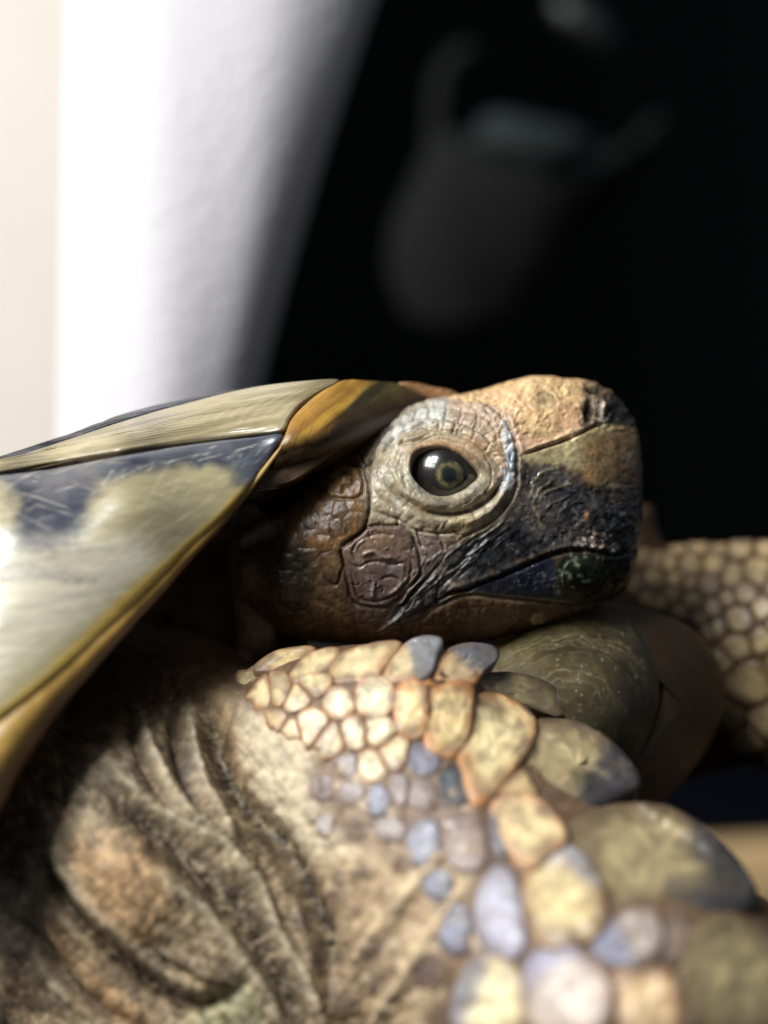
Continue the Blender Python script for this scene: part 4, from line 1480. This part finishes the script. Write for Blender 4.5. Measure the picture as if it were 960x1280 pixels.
CR = dict(col=(214, 194, 150), edge=(146, 104, 74))
CB = dict(col=(232, 218, 176), edge=(158, 112, 82))
YE = dict(col=(222, 196, 144), edge=(168, 104, 60))
TN = dict(col=(204, 178, 132), edge=(140, 98, 70))
BL = dict(grow=1.15, col=(130, 131, 146), edge=(104, 94, 94))
LV = dict(grow=1.2, col=(140, 126, 122), edge=(120, 100, 92))
OL = dict(col=(172, 154, 114), edge=(78, 58, 44))
near = [
    qp(240, [(178, 128), (225, 88), (285, 72), (345, 70), (325, 96), (275, 118), (215, 134)], 6, **TN),
    qp(240, [(284, 152), (312, 110), (358, 80), (412, 74), (416, 96), (384, 132), (342, 152), (302, 168)], 7, **CR),
    qp(240, [(400, 132), (420, 92), (470, 74), (560, 62), (592, 68), (560, 110), (530, 148), (470, 165), (412, 160)], 8, tip=5, tipa=-10, **CR),
    qp(240, [(553, 138), (572, 95), (630, 54), (702, 56), (692, 100), (672, 150), (622, 164), (560, 162)], 9, tip=7, tipa=-5, alt=(118, 122, 130), altdir=-20, alt0=-.3, **CR),
    qp(240, [(668, 158), (700, 102), (760, 68), (840, 76), (858, 108), (822, 140), (792, 178), (700, 178)], 9, tip=6, tipa=0, alt=(92, 98, 108), altdir=-50, alt0=-.1, col=(204, 176, 138), edge=(196, 120, 50)),
    qp(240, [(470, 220), (480, 172), (528, 150), (572, 180), (574, 240), (532, 268), (484, 256)], 11, **CB),
    qp(240, [(378, 226), (394, 190), (430, 182), (460, 208), (460, 250), (426, 272), (390, 258)], 9, **CB),
    qp(240, [(578, 250), (588, 186), (628, 166), (666, 188), (668, 280), (652, 322), (600, 318)], 12, tip=5, tipa=20, **YE),
    qp(240, [(668, 330), (676, 205), (718, 180), (794, 184), (790, 262), (778, 340), (742, 378), (690, 372)], 15, tip=8, tipa=20, **YE),
    qp(540, [(90, 222), (160, 205), (240, 238), (280, 290), (272, 352), (218, 432), (155, 508), (112, 484), (84, 380), (78, 290)], 18, tip=8, tipa=20, col=(232, 210, 160), edge=(164, 108, 66)),
    qp(540, [(282, 298), (335, 282), (425, 298), (490, 350), (550, 425), (566, 470), (500, 505), (430, 545), (385, 562), (308, 498), (262, 430), (268, 360)], 18, tip=12, tipa=10, alt=(46, 48, 58), altdir=42, alt0=-.05, **OL),
    qp(540, [(168, 525), (220, 488), (292, 500), (352, 560), (374, 622), (332, 664), (280, 694), (228, 655), (188, 588)], 15, tip=6, tipa=30, col=(226, 202, 154), edge=(170, 124, 92)),
    qp(540, [(398, 602), (440, 558), (540, 532), (652, 540), (728, 582), (800, 648), (868, 740), (890, 800), (760, 814), (620, 820), (520, 806), (476, 742), (424, 672)], 22, tip=13, tipa=10, alt=(58, 58, 62), altdir=18, alt0=.15, **OL),
    qp(540, [(263, 782), (280, 700), (350, 638), (412, 656), (456, 720), (484, 800), (482, 862), (420, 904), (340, 920), (298, 882)], 19, tip=7, tipa=40, col=(212, 190, 142), edge=(126, 92, 66), alt=(160, 156, 160), altdir=-75, alt0=.25),
    qp(540, [(128, 800), (158, 720), (200, 698), (242, 740), (262, 830), (262, 922), (220, 958), (158, 932), (128, 870)], 15, col=(160, 156, 172), edge=(98, 88, 92)),
    qp(540, [(466, 922), (500, 860), (560, 822), (632, 832), (650, 880), (648, 940), (600, 980), (540, 976), (490, 958)], 18, tip=8, tipa=30, col=(172, 160, 150), edge=(110, 88, 78), alt=(116, 118, 138), altdir=150, alt0=-.1),
    qp(540, [(655, 850), (700, 826), (732, 856), (726, 930), (700, 972), (660, 960), (656, 900)], 12, col=(150, 128, 112), edge=(96, 74, 64)),
    qp(540, [(732, 905), (800, 845), (890, 848), (970, 900), (1020, 1000), (1030, 1150), (900, 1190), (760, 1170), (712, 1060), (720, 970)], 22, tip=12, tipa=20, **OL),
    qp(540, [(272, 980), (310, 936), (380, 924), (442, 960), (494, 1012), (510, 1100), (480, 1170), (380, 1180), (290, 1150), (268, 1060)], 20, tip=10, tipa=40, col=(196, 180, 166), edge=(136, 104, 84), alt=(142, 142, 164), altdir=-120, alt0=0.2),
    qp(540, [(522, 1012), (570, 984), (652, 990), (694, 1040), (706, 1120), (680, 1180), (600, 1190), (536, 1150), (520, 1080)], 20, tip=10, tipa=40, col=(216, 186, 142), edge=(146, 104, 74)),
    qp(540, [(66, 1082), (98, 990), (170, 954), (232, 980), (258, 1050), (262, 1130), (220, 1190), (130, 1190), (70, 1150)], 18, col=(234, 218, 172), edge=(140, 112, 84), alt=(130, 128, 136), altdir=200, alt0=0.0),
    qp(540, [(226, 446), (262, 424), (300, 492), (284, 500), (224, 486), (196, 480)], 8, **TN),
    qp(540, [(104, 166), (160, 145), (240, 148), (322, 186), (356, 236), (350, 270), (282, 246), (200, 218), (130, 194)], 10, tip=7, tipa=10, **OL),
    q4(155, 160, 26, 24, h=5, **TN), q4(200, 195, 24, 34, 15, h=5, **CR), q4(250, 190, 26, 42, 15, h=6, **CR), 
    q4(300, 215, 24, 44, 15, h=6, **CR), q4(352, 165, 40, 34, -30, h=7, **CR),
    
    
    q4(240, 272, 22, 26, h=4, **TN), q4(340, 288, 40, 44, h=7, **CB), q4(288, 300, 20, 24, h=4, **CR), q4(400, 332, 32, 42, h=7, **CR),
    q4(465, 315, 34, 48, h=9, **CB), q4(535, 308, 40, 42, h=9, **CB), q4(580, 368, 34, 48, h=10, **CB),
    q4(508, 402, 36, 46, h=9, **CB), 
    
    q4(660, 385, 38, 46, h=7, **BL), q4(655, 480, 34, 36, h=5, **LV), q4(595, 470, 26, 40, h=6, **LV), q4(535, 505, 28, 44, h=8, **BL), q4(448, 405, 26, 34, h=5, **LV),
    q4(455, 480, 28, 30, h=5, **LV), q4(372, 470, 28, 28, h=4, **LV), q4(380, 580, 22, 24, h=5, col=(200, 190, 184), edge=(150, 120, 96)),
    q4(668, 628, 46, 56, h=10, **BL), q4(702, 745, 36, 38, h=9, **BL), q4(748, 872, 42, 58, h=11, **BL), q4(775, 615, 56, 72, h=8, col=(146, 124, 112), edge=(112, 92, 82)),
    q4(745, 460, 30, 60, h=7, col=(80, 86, 92), edge=(70, 60, 56)), 
    q4(668, 982, 38, 44, h=6, col=(104, 86, 78), edge=(128, 100, 80)), q4(440, 1080, 30, 30, h=5, col=(116, 94, 80), edge=(140, 112, 88)),
    q4(565, 585, 34, 34, h=4, **LV),
    
    
    q5(200, 600, 26, 66, -25, h=7, col=(110, 110, 118), edge=(90, 80, 78)),
    
    
    
    
    
    
    
    q5(740, 1100, 50, 90, 0, h=16, col=(206, 176, 136), edge=(140, 100, 72)), q5(1010, 1180, 120, 120, 0, h=26, **OL), q5(820, 1230, 100, 90, 0, h=24, **CR),
]
scale_set(near, sdf_near, None, 56, 10, 'leg_scale')


def q7(u, v, r, r2=None):
    return dict(x=600 + u / 2.667, y=640 + v / 2.667, rx=r * 1.05 / 2.667, ry=(r2 or r) * 1.05 / 2.667, h=3 + r / 9, col=(176, 150, 108), edge=(98, 72, 46))


far = [q7(*a) for a in ((545, 150, 22), (590, 165, 25), (630, 170, 24), (700, 178, 34), (785, 178, 34), (870, 132, 42, 26), (930, 195, 46), (845, 215, 34), (585, 226, 28), (650, 230, 24),
                        (703, 238, 20), (765, 245, 31), (520, 250, 24), (645, 272, 24), (710, 300, 32), (775, 320, 28), (827, 288, 22), (885, 270, 33), (866, 360, 44),
                        (945, 325, 36), (736, 352, 20), (945, 430, 44), (860, 455, 46), (905, 575, 84, 76), (797, 388, 26), (600, 300, 22), (560, 290, 22), (670, 335, 22),
                        (960, 130, 40, 26), (1000, 240, 44), (800, 130, 32, 18), (730, 125, 30, 16), (660, 130, 26, 14), (950, 690, 60, 50), (850, 680, 44, 36), (1010, 520, 60),
                        (1000, 380, 44), (815, 500, 30), (760, 400, 22), (900, 760, 50, 34))]
scale_set(far, sdf_far, None, 20, 6, 'leg_scale')


# ------------------------------------------------------------------ shell
def tps(ctrl):
    c = np.array(ctrl, float)
    xy, v = c[:, :2] / 100, c[:, 2]
    n_ = len(c)

    def phi(r2):
        return 0.5 * r2 * np.log(r2 + 1e-9)
    K = phi(((xy[:, None] - xy[None]) ** 2).sum(-1)) + np.eye(n_) * 0.02
    Pm = np.c_[np.ones(n_), xy]
    A = np.block([[K, Pm], [Pm.T, np.zeros((3, 3))]])
    w = np.linalg.solve(A, np.r_[v, 0, 0, 0])

    def f(px, py):
        q = np.stack([np.asarray(px, float) / 100, np.asarray(py, float) / 100], -1)
        r2 = ((q[..., None, :] - xy) ** 2).sum(-1)
        return phi(r2) @ w[:n_] + w[n_] + q @ w[n_ + 1:]
    return f


DSH = tps([(355, 540, 45), (315, 600, 72), (240, 680, 115), (120, 800, 180), (0, 895, 245), (-120, 980, 260), (0, 590, 85), (150, 566, 78), (-150, 650, 70), (120, 680, 150),
           (0, 740, 178), (430, 473, -60), (320, 480, -60), (200, 510, -50), (60, 555, -20), (462, 475, -90), (440, 510, -20), (350, 575, 50), (540, 495, -150), (570, 490, -175), (500, 480, -125)])


def DLIP(x, y):
    s_ = ((y - 556) * 195 + (x - 350) * 68) / math.hypot(195, 68)
    return DSH(x, y) - 0.035 * np.maximum(s_, 0) ** 2


def tnormal(f, x, y, flat=0.6):
    e = 2.0
    gx_ = (f(x + e, y) - f(x - e, y)) / (2 * e)
    gy_ = (f(x, y + e) - f(x, y - e)) / (2 * e)
    n_ = np.stack([-gx_ * flat, -gy_ * flat, np.ones_like(gx_)], -1)
    return n_ / np.linalg.norm(n_, axis=-1, keepdims=True)


def patch(name, poly, f, mat, colf, center=None, thick=16, fall=5.0, bulge=6, rings=10, ramp=0.8, nr=60, ntheta=160, dn=3, parent=None, lift=0.0, seed=0, edge_px=10.0, straight=False):
    p = smooth_poly(poly, dn, True) if not straight else np.asarray(poly, float)
    L_ = np.r_[0, np.cumsum(np.hypot(*np.diff(np.vstack([p, p[:1]]), axis=0).T))]
    s_ = np.linspace(0, L_[-1], ntheta, endpoint=False)
    pc = np.vstack([p, p[:1]])
    ox = np.interp(s_, L_, pc[:, 0])
    oy = np.interp(s_, L_, pc[:, 1])
    c = np.array(center if center is not None else (ox.mean(), oy.mean()))
    r0 = np.r_[np.linspace(0.002, 0.9, nr), np.linspace(0.9, 1.0, 14)[1:]]
    x = c[0] + np.outer(r0, ox - c[0])
    y = c[1] + np.outer(r0, oy - c[1])
    rl = np.hypot(ox - c[0], oy - c[1])
    din = np.outer(1 - r0, rl)                       # distance to the edge, roughly
    n_ = tnormal(f, x, y)
    rnd = np.clip(1 - np.clip(din / edge_px, 0, 1), 0, 1)
    hgt = lift + bulge * (1 - r0[:, None] ** 2) - fall * (1 - np.sqrt(np.clip(1 - rnd ** 2, 0, 1)))
    rr_ = r0[:, None] + (fbm(x, y, 60, seed + 3) - .5) * 0.05
    hgt = hgt + ramp * (np.sin(rr_ * rings * 2 * np.pi) + 0.5 * np.sin(rr_ * rings * 4.7 * np.pi + 1)) * (din > 2)
    hgt = hgt + (fbm(x, y, 40, seed) - .5) * ramp * 3
    P = np.stack([x, y, f(x, y)], -1) + n_ * hgt[..., None]
    C = colf(x, y, r0[:, None] + 0 * x, din)
    # under side
    ru = np.array([0.995, 0.9, 0.5, 0.002])
    xu = c[0] + np.outer(ru, ox - c[0])
    yu = c[1] + np.outer(ru, oy - c[1])
    nu_ = tnormal(f, xu, yu)
    Pu = np.stack([xu, yu, f(xu, yu)], -1) + nu_ * (lift - thick)
    P = np.vstack([P.reshape(-1, 3), Pu.reshape(-1, 3)])
    Cu = np.tile(lin((70, 52, 32)), (Pu.size // 3, 1))
    C = np.vstack([C.reshape(-1, 3), Cu])
    F = grid_faces(len(r0) + 4, ntheta, wrap_v=True)
    # consistent outward winding
    a_, b_, c_ = P[F[5 * ntheta][0]], P[F[5 * ntheta][1]], P[F[5 * ntheta][2]]
    if np.cross(b_ - a_, c_ - a_)[2] < 0:
        F = F[:, ::-1]
    else:
        F = F
    return mesh_obj(name, P, F[:, ::-1], mat, parent, C=C)


def mixc(a, b, k):
    k = np.clip(k, 0, 1)[..., None]
    return a * (1 - k) + b * k


TAN = lin((130, 118, 88))
TAN2 = lin((162, 148, 116))
DRK = lin((52, 54, 64))
GOLD = lin((178, 146, 64))


def streaks(x, y, seed, sx=90, sy=5, ang=-12):
    a = math.radians(ang)
    u_ = x * math.cos(a) + y * math.sin(a)
    v_ = -x * math.sin(a) + y * math.cos(a)
    return fbm(u_ / sx * 10, v_ / sy * 10, 10, seed, 3)


SHC = Canvas(-220, 440, 600, 1060, (176, 160, 122), seed=15)


def near_cols():
    c = SHC
    c.C[:] = lin((150, 140, 108))
    c.region([(-220, 580), (60, 575), (200, 552), (355, 532), (355, 560), (318, 602), (296, 594), (286, 580), (200, 582), (110, 596), (100, 640), (90, 670), (50, 680), (20, 672), (18, 610), (-60, 620)],
             (50, 52, 62), soft=13, warp=22, mott=.5, mcol=(80, 80, 84), mscale=24)
    c.region([(130, 556), (200, 544), (355, 526), (357, 560), (322, 600), (298, 606), (284, 588), (240, 586), (180, 592), (120, 604)], (54, 58, 70), soft=11, warp=16, mott=.4, mcol=(84, 86, 92), mscale=26)
    c.region([(-220, 620), (10, 600), (24, 640), (18, 690), (-220, 720)], (164, 154, 124), soft=8, warp=10)
    c.region([(-30, 596), (20, 590), (70, 584), (118, 592), (122, 620), (106, 650), (98, 676), (56, 692), (14, 682), (22, 640), (6, 610)], (56, 59, 70), soft=14, warp=22, mott=.5, mcol=(88, 88, 94), mscale=20)
    c.region([(-220, 690), (60, 680), (180, 680), (120, 760), (-220, 960)], (200, 192, 172), soft=26, warp=24, a=.85)  # pale horn, with the white sheen painted into its colour
    for k in range(26):
        y0 = 668 + rs.rand() * 60
        c.line([(-120, y0 - 4 + rs.randn() * 6), (20, y0 + rs.randn() * 3), (90 + rs.rand() * 60, y0 + 4 + rs.randn() * 5)], 2.5, 0, (96, 92, 96), 0.35 * rs.rand(), warp=8)
    for k in range(150):
        x0 = rs.rand() * 360 - 60
        y0 = 560 + rs.rand() * 130
        an = math.radians(rs.choice([-34, -28, -12, -60, 20]) + rs.randn() * 6)
        l = 14 + rs.rand() * 70
        c.line([(x0, y0), (x0 + l * math.cos(an), y0 + l * math.sin(an))], 0.9, 0, (216, 208, 190), 0.5 * rs.rand() ** 1.5, smooth=False, warp=2)


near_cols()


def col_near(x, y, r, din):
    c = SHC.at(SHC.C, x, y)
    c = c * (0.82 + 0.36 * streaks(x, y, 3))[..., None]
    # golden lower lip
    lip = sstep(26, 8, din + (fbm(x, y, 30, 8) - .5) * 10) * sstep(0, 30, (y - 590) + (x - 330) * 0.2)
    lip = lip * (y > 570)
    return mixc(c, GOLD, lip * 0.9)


def col_top(x, y, r, din):
    c = mixc(np.zeros(x.shape + (3,)) + TAN, np.zeros(x.shape + (3,)) + TAN2, sstep(0.35, 0.65, streaks(x, y, 5)))
    c = mixc(c, np.zeros(x.shape + (3,)) + lin((120, 104, 74)), sstep(0.5, 0.72, fbm(x, y, 60, 9)) * 0.5)
    return mixc(c, np.zeros(x.shape + (3,)) + lin((90, 76, 60)), sstep(7, 1, din) * .6)


def col_back(x, y, r, din):
    return np.zeros(x.shape + (3,)) + lin((30, 32, 42)) * (0.7 + 0.6 * fbm(x, y, 20, 3))[..., None]


def col_gold(x, y, r, din):
    c = mixc(np.zeros(x.shape + (3,)) + lin((180, 136, 54)), np.zeros(x.shape + (3,)) + lin((138, 98, 44)), sstep(0.3, 0.8, streaks(x, y, 11, 60, 12, -38)))
    return mixc(c, np.zeros(x.shape + (3,)) + lin((62, 44, 26)), sstep(512, 556, y + (x - 400) * 0.45 + (fbm(x, y, 30, 41) - .5) * 24))


def col_olive(x, y, r, din):
    c = mixc(np.zeros(x.shape + (3,)) + lin((92, 80, 44)), np.zeros(x.shape + (3,)) + lin((62, 52, 32)), sstep(0.3, 0.7, streaks(x, y, 13, 60, 14, -30)))
    c = mixc(c, np.zeros(x.shape + (3,)) + lin((46, 34, 22)), sstep(500, 545, y + (x - 450) * 0.35))
    return c


def col_front(x, y, r, din):
    z = np.zeros(x.shape + (3,))
    st = streaks(x, y, 11, 70, 10, -38)
    c = mixc(z + lin((190, 146, 60)), z + lin((146, 104, 46)), sstep(0.3, 0.75, st))
    ol = mixc(z + lin((96, 84, 46)), z + lin((58, 50, 32)), sstep(0.3, 0.75, st))
    q = (x - 462) + (y - 476) * 0.8 + (st - .5) * 26
    c = mixc(c, ol, sstep(-9, 8, q))
    s_ = y - (558 - (x - 352) * 0.43) + (fbm(x, y, 34, 41) - .5) * 26
    return mixc(c, z + lin((56, 40, 24)), sstep(-20, 16, s_))  # brown horn lower down, with shade of the curled edge painted in


# the bony shell under the scutes closes the form
def bone():
    poly = [(-420, 560), (-200, 600), (-60, 585), (0, 582), (60, 562), (140, 534), (200, 515), (260, 500), (320, 487), (380, 481), (460, 481), (535, 495), (545, 505), (480, 535),
            (420, 565), (370, 600), (310, 614), (240, 690), (180, 748), (120, 806), (60, 860), (0, 910), (-100, 985), (-250, 1080), (-420, 1100)]
    o = patch('carapace', poly, lambda x, y: DSH(x, y) - 27, M_RIM, lambda x, y, r, d: np.tile(lin((84, 62, 38)), x.shape + (1,)).reshape(x.shape + (3,)),
              center=(60, 700), thick=26, bulge=0, rings=3, ramp=0.2, nr=24, ntheta=200, parent=tort)
    # far half and the bridge over the back, joined to the same mesh
    import bmesh
    pp = np.array(poly, float)
    n_ = 27                                     # outline points along the back and the hind end
    idx_ = [len(pp) - 1] + list(range(0, 12))
    ob = smooth_poly(pp[idx_], 4)
    zn = DSH(ob[:, 0], ob[:, 1]) - 40
    tt = np.linspace(0, 1, 12)
    zf = -350 - zn
    B_ = np.stack([np.repeat(ob[:, 0:1], 12, 1), np.repeat(ob[:, 1:2], 12, 1) - 0 * tt, zn[:, None] * (1 - tt) + zf[:, None] * tt], -1)
    gx_, gy_ = np.meshgrid(np.linspace(0, 1, 40), np.linspace(0, 1, 30), indexing='ij')
    lowp = np.array([(-420, 1100), (-250, 1080), (-100, 985), (0, 910), (60, 860), (120, 806), (180, 748), (240, 690), (310, 614), (370, 600), (420, 565), (480, 535), (540, 507)], float)
    upx = np.array([(-420, 575), (-200, 605), (-60, 590), (0, 586), (60, 566), (140, 538), (200, 519), (260, 504), (320, 491), (380, 485), (460, 486), (535, 499), (540, 507)], float)
    i_ = gx_ * 12
    ux, uy = np.interp(i_, range(13), upx[:, 0]), np.interp(i_, range(13), upx[:, 1])
    lx_, ly_ = np.interp(i_, range(13), lowp[:, 0]), np.interp(i_, range(13), lowp[:, 1])
    fx_ = ux * (1 - gy_) + lx_ * gy_
    fy_ = uy * (1 - gy_) + ly_ * gy_
    fz_ = -350 - (DSH(fx_, fy_) - 40)
    P2 = np.vstack([B_.reshape(-1, 3), np.stack([fx_, fy_, fz_], -1).reshape(-1, 3)])
    F2 = np.vstack([grid_faces(len(ob), 12), grid_faces(40, 30, off=len(ob) * 12)])
    bm = bmesh.new()
    bm.from_mesh(o.data)
    lay = bm.verts.layers.float_color.get('pigment')
    vs = []
    for q in W(P2) - np.array(tort['org']):
        v = bm.verts.new(q)
        v[lay] = (*lin((84, 62, 38)), 1)
        vs.append(v)
    for f_ in F2:
        bm.faces.new([vs[j] for j in f_]).smooth = True
    bm.to_mesh(o.data)
    bm.free()
    return o


car = bone()
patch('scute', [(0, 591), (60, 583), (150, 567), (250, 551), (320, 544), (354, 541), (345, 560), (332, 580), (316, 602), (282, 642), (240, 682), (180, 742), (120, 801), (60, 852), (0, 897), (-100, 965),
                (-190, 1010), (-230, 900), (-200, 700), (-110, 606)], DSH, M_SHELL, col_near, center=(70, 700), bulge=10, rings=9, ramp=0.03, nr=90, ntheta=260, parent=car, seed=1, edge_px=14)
patch('scute', [(352, 538), (300, 544), (200, 556), (100, 571), (0, 589), (-110, 602), (-180, 615), (-120, 600), (0, 575), (60, 557), (140, 530), (200, 511), (260, 495), (320, 482), (380, 475), (428, 473),
                (402, 488), (376, 505), (362, 523)], DSH, M_SHELL, col_top, center=(240, 527), bulge=5, rings=8, ramp=0.15, nr=50, ntheta=240, parent=car, seed=2, edge_px=6)
patch('scute', [(-60, 590), (0, 574), (50, 556), (90, 541), (150, 518), (210, 502), (275, 489), (300, 487), (240, 505), (150, 532), (60, 562), (0, 580)], lambda x, y: DSH(x, y) - 16, M_SHELL, col_back,
      center=(130, 531), bulge=3, rings=3, ramp=0.2, nr=24, ntheta=160, parent=car, seed=4, edge_px=5)
patch('scute', [(357, 541), (363, 525), (378, 507), (402, 488), (430, 474), (464, 475), (500, 478), (528, 487), (541, 497), (515, 514), (490, 532), (450, 562), (410, 590), (372, 616), (342, 642),
                (324, 640), (326, 612), (338, 594), (347, 562)], lambda x, y: DLIP(x, y) - 1, M_RIM, col_front, center=(420, 535), fall=2.5, bulge=4, rings=4, ramp=0.12, nr=60, ntheta=240,
      parent=car, seed=5, edge_px=6)
patch('nuchal_scute', [(500, 477), (525, 479), (548, 485), (569, 489), (572, 494), (556, 499), (536, 496), (515, 487)], lambda x, y: DSH(x, y) + 4, M_RIM,
      lambda x, y, r, d: np.zeros(x.shape + (3,)) + lin((168, 126, 86)) * (0.6 + .8 * fbm(x, y, 10, 4))[..., None], bulge=5, rings=3, ramp=.8, nr=14, ntheta=80, parent=car, seed=7, edge_px=5)


def rim():
    pts = np.array([(352, 560, 52), (318, 606, 64), (282, 648, 84), (236, 696, 106), (176, 760, 136), (112, 828, 166), (52, 892, 196), (0, 962, 220), (-50, 1040, 240), (-110, 1130, 260)], float)
    rad = np.array([2, 4, 7, 10, 14, 20, 30, 42, 56, 68], float)
    p = smooth_poly(pts, 14)
    r = np.interp(np.linspace(0, 1, len(p)), np.linspace(0, 1, len(rad)), rad)
    p[:, 0] -= r * 0.30
    p[:, 1] -= r * 0.30
    V = tube_pts(p, r * (1 + 0.16 * (fbm(p[:, 0], p[:, 1], 40, 77) - .5)), 40).reshape(len(p), 40, 3)
    cen_ = p[:, None]
    u_ = (V - cen_) / r[:, None, None]
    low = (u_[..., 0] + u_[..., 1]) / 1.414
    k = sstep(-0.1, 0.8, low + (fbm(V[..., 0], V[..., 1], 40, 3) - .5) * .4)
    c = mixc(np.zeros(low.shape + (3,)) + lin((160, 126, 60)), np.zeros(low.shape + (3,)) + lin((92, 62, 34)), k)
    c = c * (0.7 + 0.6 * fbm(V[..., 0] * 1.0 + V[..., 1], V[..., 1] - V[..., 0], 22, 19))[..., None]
    F = grid_faces(len(p), 40, wrap_v=True)
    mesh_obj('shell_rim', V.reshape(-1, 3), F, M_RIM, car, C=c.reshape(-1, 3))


rim()

# ---- front of the lower shell under the chin
GUL = Canvas(560, 700, 960, 1080, (110, 98, 66), seed=25)
DG = tps([(620, 830, -60), (740, 752, -150), (800, 780, -130), (860, 800, -170), (905, 850, -220), (890, 930, -190), (830, 1000, -110), (700, 880, 0), (640, 950, -20), (740, 980, -20), (780, 880, -50)])


def gul_cols():
    c = GUL
    n_ = sstep(.35, .65, fbm(c.X, c.Y, 50, 6))[..., None]
    c.C[:] = lin((84, 74, 50)) * n_ + lin((54, 46, 30)) * (1 - n_)
    for k in range(16):
        R = 24 + k * 9 + rs.rand() * 5
        a0, a1 = -170 + rs.rand() * 40, -10 + rs.rand() * 40
        t_ = np.radians(np.linspace(a0, a1, 9))
        c.line(np.stack([712 + R * 0.95 * np.cos(t_), 880 + R * 0.72 * np.sin(t_) + R * 0.05], -1), 1.3, 0.0, (160, 148, 108), 0.05 + 0.5 * rs.rand() ** 3, warp=16)
    for k in range(8):
        R = 160 + k * 8
        t_ = np.radians(np.linspace(-80, 30, 9))
        c.line(np.stack([690 + R * np.cos(t_), 890 + R * 0.8 * np.sin(t_)], -1), 1.3, 0.0, (160, 140, 96), 0.3 * rs.rand(), warp=9)
    c.line([(770, 765), (800, 785), (822, 825), (828, 870), (815, 920)], 3.0, 0, (190, 176, 130), 0.45, warp=4)
    for k in range(120):
        x0, y0 = 630 + rs.rand() * 180, 770 + rs.rand() * 150
        c.spot(x0, y0, 1.3, 1.1, 0, (200, 196, 170), 0.5 * rs.rand())
    c.region([(790, 775), (812, 800), (828, 840), (830, 880), (812, 930), (802, 900), (806, 850), (796, 810)], (40, 36, 28), a=.8, soft=5)


gul_cols()


def col_gul(x, y, r, din):
    return GUL.at(GUL.C, x, y) * (0.8 + .4 * fbm(x, y, 20, 9))[..., None]


def col_gul2(x, y, r, din):
    c = np.zeros(x.shape + (3,)) + lin((70, 52, 30))
    c = c * (0.75 + .5 * streaks(x, y, 31, 70, 9, 60))[..., None]
    return mixc(c, np.zeros(x.shape + (3,)) + lin((120, 90, 48)), sstep(6, 1, din) * .5)


pl = patch('plastron', [(600, 820), (650, 790), (740, 756), (810, 764), (860, 788), (895, 830), (898, 880), (880, 935), (840, 990), (800, 1050), (700, 1100), (560, 1100), (560, 900)], lambda x, y: DG(x, y) - 14,
           M_GULAR, lambda x, y, r, d: np.zeros(x.shape + (3,)) + lin((80, 62, 38)), bulge=0, rings=3, ramp=.2, nr=20, ntheta=120, parent=tort, thick=30)
patch('gular_scute', [(735, 752), (790, 756), (845, 772), (888, 806), (908, 850), (904, 895), (884, 940), (850, 985), (826, 1010), (790, 1060), (740, 1060), (790, 960), (822, 900), (830, 850), (812, 800), (780, 768)],
      lambda x, y: DG(x, y) - 4, M_GULAR, col_gul2, center=(848, 880), bulge=5, rings=4, ramp=.15, nr=40, ntheta=180, parent=pl, seed=8, edge_px=10)
patch('gular_scute', [(612, 822), (640, 800), (690, 772), (735, 757), (775, 766), (808, 794), (826, 842), (824, 890), (800, 950), (760, 1010), (690, 1060), (590, 1050), (580, 900)], lambda x, y: DG(x, y) + 4,
      M_GULAR, col_gul, center=(715, 885), bulge=16, rings=6, ramp=.04, nr=60, ntheta=200, parent=pl, seed=9, edge_px=14)

# bookkeeping properties are not needed on the finished objects
for o in bpy.data.objects:
    if 'org' in o:
        del o['org']
